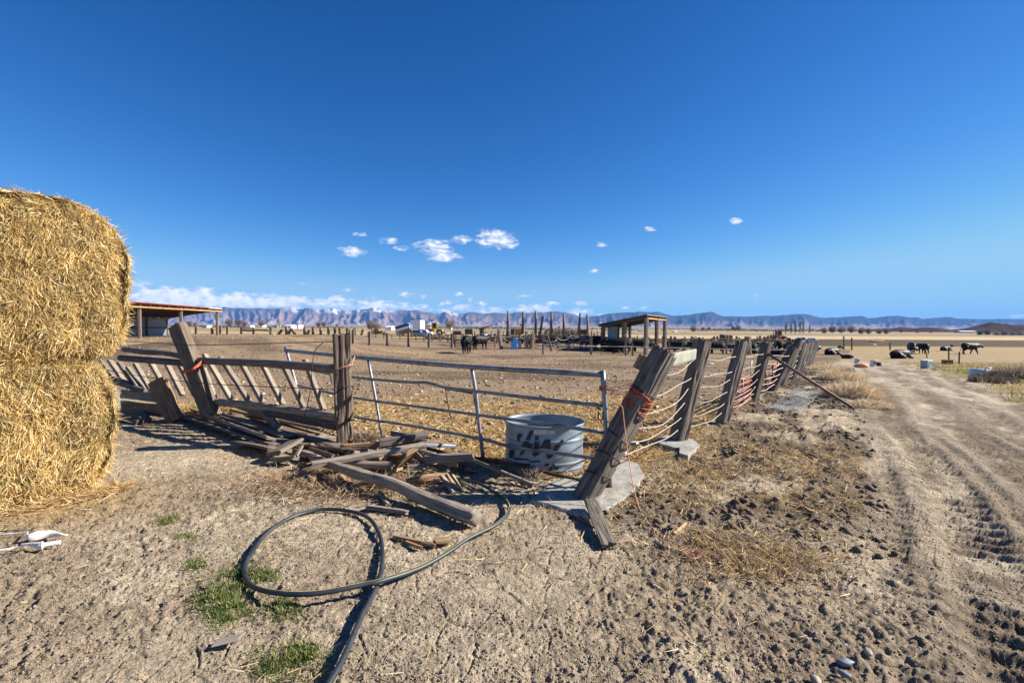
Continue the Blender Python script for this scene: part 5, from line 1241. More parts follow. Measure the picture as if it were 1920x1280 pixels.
fence('pen_fence', 'pen fence with pole rails behind the two standing cows', [(850, 624, 850, 643), (868, 624, 868, 643), (892, 622, 892, 643), (912, 624, 912, 643), (930, 625, 930, 644), (950, 625, 950, 644), (972, 626, 972, 645), (992, 626, 992, 645), (1014, 627, 1014, 645)], 56, .18, M_mid, (.15, .42, .7), .05, M_mid)
fence('pen_fence', 'pen fence of dark poles behind the herd right of the shelter', [(1255, 634, 1255, 646), (1280, 634, 1280, 646), (1306, 634, 1306, 647), (1334, 635, 1334, 647), (1362, 635, 1362, 647), (1390, 636, 1390, 648), (1416, 636, 1416, 648), (1440, 636, 1440, 648)], 52, .16, M_mid, (.2, .55), .05, M_slat)
fence('pen_fence', 'low fence across the pens from the thick gate post to the yellow loader', [(700, 622, 700, 634), (722, 622, 722, 634), (745, 623, 745, 635), (772, 623, 772, 635), (798, 624, 798, 636), (824, 624, 824, 636), (848, 624, 848, 637)], 68, .2, M_mid, (.2, .6), .05, M_slat)
fence('pen_fence', 'long pole rail pen fence behind the thin posts left of the shelter', [(x_, 623+(x_ % 5)*.5, x_, 641) for x_ in range(1010, 1130, 13)], 50, .15, M_mid, (.15, .45, .75), .045, M_slat)
fence('pen_fence', 'pole rail pen fence between the herd and the tan field', [(x_, 631+(x_ % 4)*.6, x_, 645) for x_ in range(1250, 1480, 17)], 57, .16, M_mid, (.15, .5), .05, M_mid)
fence('pen_fence', 'pole rail pen fence left of the two standing cows', [(x_, 627+(x_ % 3)*.6, x_, 640) for x_ in range(690, 860, 15)], 58, .14, M_mid, (.2, .6), .04, M_slat)
fence('pen_fence', 'distant pen fence behind the tall poles', [(x_, 620+(x_ % 3)*.5, x_, 630) for x_ in range(900, 1125, 11)], 78, .16, M_mid, (.2, .6), .05, M_mid)
# ------------------------------------------------------------------ sheds
def quad_slab(name, P, th, mat, parent):
    P = [Vector(p) for p in P]; n = (P[1]-P[0]).cross(P[3]-P[0]).normalized()*th
    V = [tuple(p) for p in P]+[tuple(p+n) for p in P]
    return mesh_obj(name, V, [(0, 3, 2, 1), (4, 5, 6, 7), (0, 1, 5, 4), (1, 2, 6, 5), (2, 3, 7, 6), (3, 0, 4, 7)], mat, parent, smooth=False)
def ghz(v, z): return Vector((v.x, v.y, z))
S0 = ray_y(261, 577, 42.5); S1 = ray_y(339, 579, 47.5); S2 = ray_y(407, 581, 53.0)
t = thing('open_shed', 'open fronted shed with rusty red roof behind the bales', 'shed', (S0.x, S0.y, float(zmac(S0.x, S0.y))), 'open livestock sheds')
bk = Vector((-6.2, .9, 0))
for p, px in ((S0, 261), (S1, 339), (S2, 407)):
    zb = float(zmac(p.x, p.y)); tp_ = ghz(p, 3.25)
    beam('post', ghz(p, zb-.1), tp_, .26, .26, M_post if p is not S2 else M_mid, t, .3, .06, 6, 12)
    q = p+bk; beam('post', ghz(q, zb-.1), ghz(q, 2.35), .22, .22, M_shade, t, .3, .06, 6, 12)
dirs = (S2-S0).normalized(); e0 = S0-dirs*1.2; e1 = S2+dirs*.4
beam('beam', ghz(e0, 3.12)+Vector((.2, 0, 0)), ghz(S1, 3.08)+Vector((.2, 0, 0)), .16, .26, M_pine, t, 0, .08, 12, 16); beam('beam', ghz(S1, 3.1)+Vector((.2, 0, 0)), ghz(e1, 3.04)+Vector((.2, 0, 0)), .16, .28, M_pine, t, 0, .08, 12, 16)
beam('beam', ghz(e0+bk, 2.25), ghz(e1+bk, 2.25), .16, .22, M_brown, t, 0, .05, 12, 12)
rb = bk*1.06; fo = Vector((.35, -.1, 0))
quad_slab('roof', [ghz(e0+fo, 3.5), ghz(S2-dirs*1.6+fo, 3.36), ghz(S2-dirs*1.6+rb, 2.42), ghz(e0+rb, 2.5)], .07, M_red, t)
quad_slab('roof', [ghz(S2-dirs*1.6+fo, 3.355), ghz(e1+fo, 3.34), ghz(e1+rb, 2.40), ghz(S2-dirs*1.6+rb, 2.415)], .05, M_wpaint, t)['label'] = 'pale tin end of the red roof'
for k in range(12):
    a = e0.lerp(e1, k/11); mb = MB(); mb.bar(ghz(a, 3.27)+fo*.8, ghz(a+rb*.98, 2.32), .08, .14); mb.build('rafter', M_shade, t)
b0 = e0+bk; b1 = S2+bk
quad_slab('back_wall', [ghz(b0, .3), ghz(b1, .3), ghz(b1, 2.2), ghz(b0, 2.2)], .05, M_corr, t)
for s in (.25, .5, .75): a = b0.lerp(b1, s)+Vector((.12, 0, 0)); mb = MB(); mb.bar(ghz(a, .2), ghz(a, 2.2), .12, .12); mb.build('stud', M_shade, t)
mb = MB(); mb.bar(ghz(b0, 1.25)+Vector((.12, 0, 0)), ghz(b1, 1.25)+Vector((.12, 0, 0)), .12, .12); mb.build('wall_rail', M_shade, t)

A0 = ray_y(1212, 598, 38.6); A1 = ray_y(1247, 602, 48.5); Bk0 = ray_y(1131, 614, 40.2); Bk1 = Bk0+(A1-A0)
zA = 2.42; zB = 1.72
t = thing('open_shed', 'open sided cattle shelter with a single slope roof in the middle distance', 'shed', (A0.x, A0.y, float(zmac(A0.x, A0.y))), 'open livestock sheds')
md0 = A0.lerp(Bk0, .5)
for p, z1, w, m_ in ((A0, zA-.05, .30, M_slat), (A1, zA-.05, .30, M_slat), (Bk0, zB-.05, .30, M_post), (Bk1, zB-.05, .24, M_shade), (A0.lerp(Bk0, .5), (zA+zB)/2-.05, .34, M_slat), (A0.lerp(A1, .5), zA-.05, .26, M_post), (Bk0.lerp(Bk1, .5), zB-.05, .24, M_shade)):
    zb = float(zmac(p.x, p.y)); beam('post', ghz(p, zb-.15), ghz(p, z1), w, w, m_, t, .3, .06, 6, 12)
do = (A0-Bk0); do.z = 0; do.normalize(); lo = (A1-A0); lo.z = 0; lo.normalize()
def R_(p, a, b, z): return ghz(p+do*a+lo*b, z)
quad_slab('roof', [R_(A0, .15, -.5, zA+.14), R_(A1, .15, .5, zA+.14), R_(Bk1, -.45, .5, zB+.02), R_(Bk0, -.45, -.5, zB+.02)], .06, M_tin, t)
beam('beam', R_(Bk0, -.1, 0, zB-.08), R_(A0, .1, 0, zA-.02), .12, .26, M_slat, t, 0, .05, 10, 14); beam('beam', R_(A0, 0, 0, zA-.12), R_(A1, 0, 0, zA-.12), .12, .24, M_pine, t, 0, .05, 10, 14); beam('beam', R_(Bk0, 0, 0, zB-.14), R_(Bk1, 0, 0, zB-.14), .12, .22, M_shade, t, 0, .05, 10, 14)
for k in range(11):
    s = k/10; a = A0.lerp(A1, s); b = Bk0.lerp(Bk1, s); mb = MB(); mb.bar(ghz(a, zA+.03)+do*.13, ghz(b, zB-.07)-do*.4, .06, .12); mb.build('rafter', M_shade, t)
q0 = Bk0.lerp(A0, .04)+lo*1.0; q1 = Bk0.lerp(A0, .27)+lo*1.0
quad_slab('wall_panel', [ghz(q0, -.2), ghz(q1, -.2), ghz(q1, zB-.08), ghz(q0, zB-.08)], .04, M_teal, t); 
mb = MB(); mb.bar(ghz(q0, .72)+Vector((0, -.08, 0)), ghz(q1, .72)+Vector((0, -.08, 0)), .08, .06); mb.build('wall_rail', M_blue, t)
mb = MB(); mb.bar(ray_y(1215, 631, 41), ray_y(1228, 653, 41), .12, .12); mb.build('brace', M_slat, t)
# ------------------------------------------------------------------ far fences behind the herd
FF = []
for px in range(1130, 1210, 13): FF.append((px, 629, px, 637))
fence('rail_fence', 'far low fence seen through the open cattle shelter', FF, 70, .16, M_mid, (.15, .55), .05, M_slat)
FF = [(px, 629.5+((px*7) % 3)*.7, px, 638) for px in (1243, 1258, 1265, 1297, 1304, 1339, 1345, 1381, 1402, 1425, 1433, 1440)]
fence('brush_fence', 'row of stubby posts beyond the herd along the tan field edge', FF, 66, .26, M_mid, (.5,), .04, M_slat)
fence('wire_line', 'few thin stakes along the pasture edge right of the track', [(1582, 630, 1582, 643), (1597, 633, 1597, 641), (1669, 642, 1669, 655)], 62, .14, M_mid, (.3,), .015)
fence('stake_line', 'slender dark stakes between lying cow and walking cow', [(1735, 655, 1738, 669), (1779, 650, 1779, 677), (1799, 659, 1798, 681)], lambda a, b: yg(a, b+2), .07, M_wire, (.2,), .008)
post = tag(beam('fence_post', ray_y(1403, 664, 20), ray_y(1402, 631, 20), .20, .2, M_mid, None, .3, .08, 6, 12), 'thin dark post standing behind the third cable fence post', 'post')

# ------------------------------------------------------------------ orange panels, mesh, small junk by the cable fence
def orange_gate(x0, x1, yt0, yb0, yt1, yb1, Y0, Y1, label):
    t = thing('tube_panel', label, 'gate panel', tuple(ray_y(x0, yb0, Y0)), 'orange tube panels leaning on the cable fence')
    for j in range(6):
        s = j/5; mb = MB(); mb.tube([ray_y(x0, yt0+(yb0-yt0)*s, Y0), ray_y(x1, yt1+(yb1-yt1)*s, Y1)], .019, 7); mb.build('rail', M_orgpipe, t, True)
    for s in (0, .35, .7, 1): mb = MB(); a = ray_y(x0, yt0, Y0).lerp(ray_y(x1, yt1, Y1), s); b = ray_y(x0, yb0, Y0).lerp(ray_y(x1, yb1, Y1), s); mb.tube([a, b], .024, 7); mb.build('upright', M_orgpipe, t, True)
orange_gate(1372, 1421, 716, 772, 700, 737, 8.9, 11.4, 'faded red orange tube panel behind the third and fourth posts'); orange_gate(1436, 1466, 692, 730, 672, 712, 11.8, 14.5, 'faded orange tube panel between the fourth and fifth posts'); orange_gate(1494, 1512, 655, 690, 650, 678, 19.5, 24, 'farthest orange tube panel among the crowded posts')
tag(tubeo('white_stake', [ray_y(1407, 703, 10.2), ray_y(1409, 676, 10.2)], .016, M_white, None, 7), 'short white plastic stake behind the fence near the orange panel', 'stake')
# wire mesh sheet on the ground
t = thing('wire_mesh', 'crumpled grey wire mesh sheet lying beside the fence', 'wire mesh', tuple(G(1490, 752)))
m0, m1, m2, m3 = G(1440, 768, .04), G(1500, 768, .04), G(1545, 732, .05), G(1490, 728, .05)
def mp_(a, b):
    p = m0.lerp(m1, a).lerp(m3.lerp(m2, a), b); p.z = gz(p.x, p.y, True)+.03+.02*math.sin(a*9+b*7); return p
mb = MB()
for k in range(13): mb.tube([mp_(k/12, s) for s in np.linspace(0, 1, 14)], .006, 4)
mb.build('wires', M_steel, t, True); mb = MB()
for k in range(15): mb.tube([mp_(s, k/14) for s in np.linspace(0, 1, 10)], .004, 4)
mb.build('wires', M_steel, t, True)

# tumbleweeds and dry brush
def bush(name, px, py, w, h, n, cols, label, seed, cat='dry brush', grp=None, lean=0.0, wd=.012):
    r = np.random.default_rng(seed); c = G(px, py); 
    t = thing(name, label, cat, tuple(c), grp)
    th = r.uniform(0, 6.28, n); rad = np.sqrt(r.random(n))*w/2
    P = np.stack([c.x+rad*np.cos(th), c.y+rad*np.sin(th)*.7, np.full(n, c.z)], 1); P[:, 2] += r.uniform(0, .75, n)**1.3*h*(1-(rad/(w/2))**2)*(.35+.9*vn(P[:, 0]*4/w, P[:, 1]*6/w, seed))
    D = np.stack([np.cos(th)*.6+lean, np.sin(th)*.6, np.full(n, .9)], 1)+r.normal(0, .5, (n, 3))
    C = np.array(cols)[r.integers(0, len(cols), n)]*r.uniform(.6, 1.25, (n, 1))
    blades('twigs', P, D, r.uniform(.25, .5, n)*h, r.uniform(.4, 1.1, n)*wd, C, M_blade, t, .6, tuple(c), r)
    mb = MB()
    for k in range(5):
        a = k*1.3; mb.tube([c, c+Vector((math.cos(a)*w*.2, math.sin(a)*w*.15, h*.5))], [.02, .008], 5)
    mb.build('stem', M_bark, t, True)
TB = [(.66, .50, .31), (.76, .62, .42), (.55, .40, .23), (.80, .68, .50)]
GB_ = 'dry tumbleweed bushes along the fence and track'
bush('tumbleweed', 1595, 745, 1.2, .55, 3000, TB, 'large tan tumbleweed bush beside the rusty brace pipe', 1, grp=GB_)
bush('tumbleweed', 1578, 712, 1.5, .5, 2400, TB, 'tan tumbleweed behind the largest one beside the track', 2, grp=GB_)
bush('tumbleweed', 1630, 762, .9, .22, 1100, TB, 'low tan tumbleweed in front of the largest one', 3, grp=GB_)
bush('tumbleweed', 1548, 694, 1.6, .38, 1400, TB, 'pale tumbleweed between the fence end and the track', 4, grp=GB_, wd=.02)
bush('tumbleweed', 1384, 752, .55, .28, 900, TB, 'small dry tuft between the third and fourth posts', 5, grp=GB_)
bush('tumbleweed', 1642, 641, 3.0, 1.0, 1300, TB, 'distant tan brush mound near the far stakes', 6, grp=GB_, wd=.05)
GYB = [(.30, .24, .18), (.44, .36, .27), (.22, .17, .13)]
bush('dry_bush', 1900, 708, 1.5, .62, 2000, GYB, 'grey brown dead bush at the right edge', 7, wd=.016); bush('dry_bush', 1862, 716, 1.3, .35, 1500, [(.10, .08, .06), (.2, .16, .12)], 'dark low dead weeds in front of the right edge bush', 8, wd=.016)
bush('weed', 783, 868, .30, .28, 260, GYB, 'spindly dead weed growing in the timber heap', 9, 'weed', wd=.008); bush('weed', 867, 882, .34, .26, 260, GYB, 'tangled dead weed at the right of the timber heap', 10, 'weed', wd=.008); bush('weed', 1000, 898, .22, .2, 120, GYB, 'small dead weed under the bottom rail of the gate', 11, 'weed', wd=.006); bush('weed', 680, 826, .4, .22, 420, GYB, 'curled dead weed right of the gate post', 12, 'weed', wd=.008); bush('weed', 657, 915, .16, .14, 160, GYB, 'little dead weed under the twisted log', 13, 'weed', wd=.006)

# ------------------------------------------------------------------ junk beside the track
def bucket(px, py, label, s=1.0, mat=None, lie=False):
    c = G(px, py); t = thing('bucket', label, 'bucket', tuple(c), 'buckets dropped beside the track')
    prof = [(.13, 0), (.135, .02), (.155, .36), (.165, .37), (.165, .39), (.148, .385), (.128, .03), (0, .03)]
    V = []; Fc = []; m = 20
    for (r, z) in prof:
        for j in range(m): a = j*2*math.pi/m; V.append((c.x+r*s*math.cos(a), c.y+r*s*math.sin(a), c.z+z*s))
    for k in range(len(prof)-1):
        for j in range(m): Fc.append((k*m+j, k*m+(j+1) % m, (k+1)*m+(j+1) % m, (k+1)*m+j))
    mesh_obj('pail', V, Fc, mat or M_white, t, tuple(c)); 
    mb = MB(); mb.tube([c+Vector((math.cos(a)*.17*s, -.03-.14*s*math.sin(a), .34*s-.12*s*math.sin(a))) for a in np.linspace(0, math.pi, 12)], .006, 5); mb.build('handle', M_wire, t, True)
    mb = MB(); mb.box(c+Vector((0, -.152*s, .2*s)), (.17*s, .008, .16*s)); mb.build('label_panel', M_blue, t)
bucket(1637, 687, 'white bucket standing upright on the track', 1.0); bucket(1606, 681, 'white bucket behind the pink sack', .95)
c = G(1615, 685, .1)
o = mesh_obj('feed_sack', np.array(stone_mesh(31)[0])*np.array([.38, .2, .14]), stone_mesh(31)[1], M_pink, None, tuple(c), rel=False); tag(o, 'crumpled pink and white sack beside the buckets', 'sack')
c = G(1648, 683, .1); o = mesh_obj('rubber_pan', np.array(stone_mesh(32)[0])*np.array([.14, .14, .16]), stone_mesh(32)[1], M_tyre, None, tuple(c), rel=False); tag(o, 'small black rubber lump right of the upright bucket', 'rubber pan')
c = G(1736, 691); t = thing('cooler', 'pale teal cooler box tipped beside the track with a white board on it', 'cooler', tuple(c))
mb = MB(); mb.box(c+Vector((0, 0, .2)), (.42, .3, .38), Matrix.Rotation(.5, 3, 'Z')); mb.build('box_body', M_teal, t); mb = MB(); mb.box(c+Vector((.0, 0, .42)), (.46, .34, .05), Matrix.Rotation(.5, 3, 'Z')); mb.build('lid', M_white, t)
tag(beam('plank', ray_y(1766, 692, c.y-.3), ray_y(1736, 676.5, c.y-.1), .10, .03, M_white, None, .2, .0, 4, 12), 'thin white board leaning on the pale cooler', 'board')
c = G(1776, 683); t = thing('crate', 'small dark red box below a slender stake', 'box', tuple(c)); mb = MB(); mb.box(c+Vector((0, 0, .14)), (.48, .35, .28)); mb.build('box_body', M_red, t); mb = MB(); mb.box(c+Vector((0, 0, .29)), (.50, .37, .03)); mb.build('lid', M_shade, t)
c = G(1850, 699, .12); t = thing('white_drum', 'pale blue white cylinder lying on the grass by the right edge', 'drum', tuple(c)); d = Vector((1, -.25, 0)).normalized()
mb = MB(); mb.tube([c-d*.52, c-d*.5, c+d*.5, c+d*.52], [.09, .14, .14, .09], 20); mb.build('drum_body', simple('pale_blue_plastic', (.55, .66, .78), .4), t, True); mb = MB(); mb.tube([c-d*.10, c-d*.04], .146, 20); mb.build('strap', M_wire, t, True)
for (px, py, lab) in ((1855, 690, 'curled white plastic scrap behind the pale cylinder'), (1630, 640, 'white bottle lying near the far brush'), (1639, 646, 'second white scrap below the white bottle'), (1525, 692, 'pale rock in yellow weeds beside the fence'), (1332, 682, 'white scrap lying in the corral between second and third posts'), (1503, 682, 'flat pale stone beside the fence posts')):
    c = G(px, py, .03); o = mesh_obj('scrap', np.array(stone_mesh(int(px) % 17)[0])*np.array([.16, .08, .05])*(1 if py > 660 else 2), stone_mesh(int(px) % 17)[1], M_white, None, tuple(c), rel=False); tag(o, lab, 'scrap', 'pale scraps on the ground')

# ------------------------------------------------------------------ vehicles in the middle distance
def wheel(c, r, w, parent, axis='Y'):
    d = Vector((0, w/2, 0)) if axis == 'Y' else Vector((w/2, 0, 0)); c = Vector(c)
    mb = MB(); mb.tube([c-d, c-d*.9, c+d*.9, c+d], [r*.85, r, r, r*.85], 20); o = mb.build('wheel', M_tyre, parent, True)
    mb = MB(); mb.tube([c-d*1.04, c+d*1.04], r*.5, 14); h = mb.build('rim', M_wpaint, None, True); h.parent = o; h.location = Vector(h.location)-world_loc(o)
Yv = 82
def vp(px, py, Y=Yv): return ray_y(px, py, Y)
def gv(px, Y): p = ray_y(px, 620, Y); return Vector((p.x, Y, float(zmac(p.x, Y))))
def pxw(n, Y): return n/F*Y
# box truck
c = gv(783, 84); c.z = vp(783, 628, 84).z; t = thing('box_truck', 'white box truck behind the tipped blue trailer', 'truck', tuple(c))
a = vp(768.5, 617, 84); b = vp(788, 600, 84); mb = MB(); mb.box(((a+b)/2)+Vector((0, 2.2, 0)), (abs(b.x-a.x), 4.4, abs(b.z-a.z))); mb.build('cargo_box', M_wpaint, t)
mb = MB(); mb.box(Vector(((a.x+b.x)/2, 86.2, a.z-.45)), (1.6, 4.8, .5)); mb.build('chassis', M_shade, t)
for x_ in (-.8, .8):
    for y_ in (83.2, 87.2): wheel((c.x+x_-.2, y_+1, a.z-.75), .45, .3, t, 'X')
def pickup(px, Y, base_py, label, mat, length=5.2, flip=1):
    c = ray_y(px, base_py, Y); t = thing('pickup_truck', label, 'truck', tuple(c), 'trucks parked beyond the corral'); s = length/5.2; f = flip
    prof = [(-2.5, .45), (-2.5, 1.0), (-.5, 1.05), (-.35, 1.65), (.75, 1.68), (1.25, 1.10), (2.45, 1.0), (2.55, .45)]
    V = [(c.x+f*x*s, c.y-.85, c.z+z*s) for x, z in prof]+[(c.x+f*x*s, c.y+.85, c.z+z*s) for x, z in prof]; n = len(prof)
    Fc = [list(range(n))[::-f], list(range(n, 2*n))[::f]]+[(i, (i+1) % n, n+(i+1) % n, n+i) for i in range(n)]
    o = mesh_obj('body', V, Fc, mat, t, smooth=False); bm = o.modifiers.new('b', 'BEVEL'); bm.width = .06; bm.segments = 3
    mb = MB(); mb.prism([(0, 0)], 0, 0) if False else None
    for (x0, x1) in ((-.22, .22), (.28, .95)):
        P = [(x0, 1.1), (x1+.15 if x1 > .5 else x1, 1.1), (x1-.18 if x1 > .5 else x1, 1.58), (x0, 1.58)]
        mesh_obj('window', [(c.x+f*x*s, c.y-.875, c.z+z*s) for x, z in P]+[(c.x+f*x*s, c.y-.84, c.z+z*s) for x, z in P], [(0, 1, 2, 3), (4, 7, 6, 5), (0, 4, 5, 1), (1, 5, 6, 2), (2, 6, 7, 3), (3, 7, 4, 0)], M_glass, t, smooth=False)
    for x in (-1.6, 1.65):
        for y_ in (-.8, .8): wheel((c.x+f*x*s, c.y+y_, c.z+.38*s), .38*s, .25, t)
    return t
pickup(787, 78, 629.5, 'blue and white pickup in front of the box truck', M_blue, 2.6, -1); pickup(795, 80, 629, 'white pickup right of the blue one', M_wpaint, 3.0, 1)
# tipped trailer
t = thing('tipped_trailer', 'blue and brown open trailer tipped up beside the white box truck', 'trailer', tuple(vp(757, 628, 76)))
pts = [(742, 624), (767.5, 617), (769, 611), (763, 605), (742, 612)]
P = [vp(*p, 76) for p in pts]; V = [tuple(p) for p in P]+[tuple(p+Vector((0, 2.2, 0))) for p in P]; n = 5
mesh_obj('body', V, [list(range(n)), list(range(n, 2*n))[::-1]]+[(i, n+i, n+(i+1) % n, (i+1) % n) for i in range(n)], M_blue, t, smooth=False)
for A_, B_, m_, nm in ((((743, 615), (767, 608)), .28, M_shade, 'upper_rail'), (((743, 619.5), (768, 612)), .35, M_wpaint, 'side_panel'), (((748, 626), (772, 619)), .5, M_brown, 'underframe')):
    mb = MB(); mb.bar(vp(*A_[0], 75.9), vp(*A_[1], 75.9), .2, B_); mb.build(nm, m_, t)
for px in (757.5, 765): mb = MB(); mb.bar(vp(px, 620, 76.5), vp(px, 632, 76.5), .15, .15); mb.build('prop_leg', M_shade, t)
wheel(vp(752, 629, 76.5), .45, .3, t)
# wheel loader
def loader(px, Y, bpy_, s, mat, label, cab):
    c = ray_y(px, bpy_, Y); t = thing('wheel_loader', label, 'loader', tuple(c), 'farm machines beyond the corral')
    mb = MB(); mb.box(c+Vector((-.9*s, 0, 1.15*s)), (1.7*s, 1.2*s, .7*s)); mb.box(c+Vector((.9*s, 0, .95*s)), (1.2*s, 1.0*s, .6*s)); mb.build('body', mat, t)
    mb = MB(); mb.box(c+Vector((-.1*s, 0, 1.95*s)), (.95*s, 1.0*s, 1.0*s), None, .92); mb.build('cab', M_glass, t)
    mb = MB()
    for dx in (-.55, .35):
        for dy in (-.5, .5): mb.bar(c+Vector((dx*s, dy*s, 1.4*s)), c+Vector((dx*s, dy*s, 2.45*s)), .1*s, .1*s)
    mb.box(c+Vector((-.1*s, 0, 2.5*s)), (1.15*s, 1.2*s, .12*s)); mb.build('cab_frame', mat, t)
    mb = MB(); mb.bar(c+Vector((.5*s, -.4*s, 1.4*s)), c+Vector((2.0*s, -.4*s, .6*s)), .18*s, .16*s); mb.bar(c+Vector((.5*s, .4*s, 1.4*s)), c+Vector((2.0*s, .4*s, .6*s)), .18*s, .16*s); mb.build('lift_arm', mat, t)
    mb = MB(); V = [(1.9, .9), (2.0, .2), (2.7, .15), (2.1, .35), (2.05, .9)]
    mb.add([(c.x+x*s, c.y-1.1*s, c.z+z*s) for x, z in V]+[(c.x+x*s, c.y+1.1*s, c.z+z*s) for x, z in V], [list(range(5)), list(range(5, 10))[::-1]]+[(i, 5+i, 5+(i+1) % 5, (i+1) % 5) for i in range(5)]); mb.build('scoop', M_greybox, t)
    mb = MB(); mb.tube([c+Vector((-1.2*s, 0, 1.4*s)), c+Vector((-1.2*s, 0, 2.2*s))], .07*s, 8); mb.build('exhaust', M_tyre, t)
    for dx in (-1.0, .95):
        for dy in (-.75, .75): wheel(c+Vector((dx*s, dy*s, .6*s)), .6*s, .4*s, t)
loader(816, 96, 629, 1.0, M_yel, 'yellow wheel loader parked beyond the corral fence', 0)
loader(1460, 92, 640.5, .85, M_org, 'orange tractor loader with boxy cab behind the far posts', 0)
pickup(1503, 105, 641, 'pale blue pickup with white roof behind the far posts', simple('pale_blue_body', (.42, .55, .66), .35), 3.0, -1); pickup(1520, 110, 640, 'white pickup right of the pale blue one behind the far posts', M_wpaint, 2.6, 1)
bucket(1534, 658, 'pale bucket at the very end of the cable fence', 1.3)
t = thing('brush_pile', 'heap of dark brush and scrap timber left of the pale pickup', 'brush pile', tuple(gv(1485, 46)))
mb = MB(); rr = random.Random(4)
for k in range(60):
    a = ray_y(1478+rr.random()*20, 646-rr.random()*9*(1-abs(rr.random()-.5)), 46+rr.random()*2); d_ = Vector((rr.uniform(-1, 1), rr.uniform(-.3, .3), rr.uniform(-.3, .5)))*.8; mb.bar(a-d_*.5, a+d_*.5, .10, .08)
mb.build('brush_tangle', M_shade, t)

# ------------------------------------------------------------------ far buildings and trees
def house(px, py, Y, w, h, wall, roof, label, dep=8, rh=.35):
    c = ray_y(px, py, Y); z0 = c.z; W_ = pxw(w, Y); H_ = pxw(h, Y); t = thing('farm_building', label, 'building', tuple(c), 'distant farm buildings on the plain')
    mb = MB(); mb.box(c+Vector((0, dep/2, H_*(1-rh)/2-.5)), (W_, dep, H_*(1-rh)+1)); mb.build('wall', wall, t)
    x0, x1 = c.x-W_*.53, c.x+W_*.53; ze = z0+H_*(1-rh); zt = z0+H_; y0, y1 = c.y-.4, c.y+dep+.4; ym = (y0+y1)/2
    V = [(x0, y0, ze), (x1, y0, ze), (x1, y1, ze), (x0, y1, ze), (x0, ym, zt), (x1, ym, zt)]
    mesh_obj('roof', V, [(0, 1, 5, 4), (2, 3, 4, 5), (0, 4, 3), (1, 2, 5), (0, 3, 2, 1)], roof, t, smooth=False)
    mb = MB(); mb.box(c+Vector((W_*.12, -.05, H_*.22)), (W_*.16, .12, H_*.42)); mb.build('door', M_shade, t)
houses = [(383, 612.5, 420, 9, 4, M_dwall, M_roofg, 'tan farmhouse seen under the red shed roof'), (465, 612, 430, 8, 3, M_wpaint, M_roofg, 'small white house left of the yellow tree'), (486, 611.5, 440, 10, 3, M_wpaint, M_roofg, 'long white house by the bare tree'), (516, 611.5, 450, 7, 2.5, M_corr, M_roofg, 'tiny grey house left of the yellow tree'),
          (540, 613, 330, 12, 4, M_wpaint, M_wpaint, 'white shed just right of the yellow tree'), (553, 613, 340, 13, 6, M_wpaint, M_corr, 'white barn with dark doors right of the yellow tree'), (728, 616, 300, 12, 5, M_wpaint, M_wpaint, 'white tank shed left of the tipped trailer'), (802, 616, 420, 10, 2.5, M_wpaint, M_wpaint, 'low white trailer house left of the yellow loader'),
          (843, 617, 430, 6, 4, M_wpaint, M_roofg, 'small white house right of the yellow loader'), (1118, 623, 420, 14, 4, M_dwall, M_pine, 'tan house with orange roof left of the shelter'), (1203, 622, 450, 7, 4, M_wpaint, M_roofg, 'small white house seen through the shelter'), (1269, 625, 400, 5, 4.5, M_wpaint, M_wpaint, 'white cube shed right of the shelter'),
          (1292, 624.5, 420, 9, 3, M_wpaint, M_roofg, 'low white house above the herd'), (1355, 622, 520, 8, 2.5, M_wpaint, M_roofg, 'tiny white house above the weathered bales'), (1400, 621, 560, 14, 3, M_dwall, M_roofg, 'tan farm row below the blue cliffs'), (1438, 619.5, 620, 5, 2, M_wpaint, M_roofg, 'tiny pink white house left of the poplars'),
          (1583, 627.5, 420, 34, 4, M_roofg, M_wpaint, 'long low white roofed barn right of the poplars'), (1638, 627.5, 430, 16, 3.5, M_blue, M_corr, 'blue grey shed among trees right of the long barn'), (1817, 624, 480, 29, 4, M_roofg, M_wpaint, 'long white roofed barn below the dark hill'), (1864, 627, 470, 14, 4, M_blue, M_corr, 'blue roofed house below the dark hill'), (1914, 636, 380, 10, 3, M_wpaint, M_roofg, 'pale shed at the right edge')]
for h_ in houses: house(*h_)
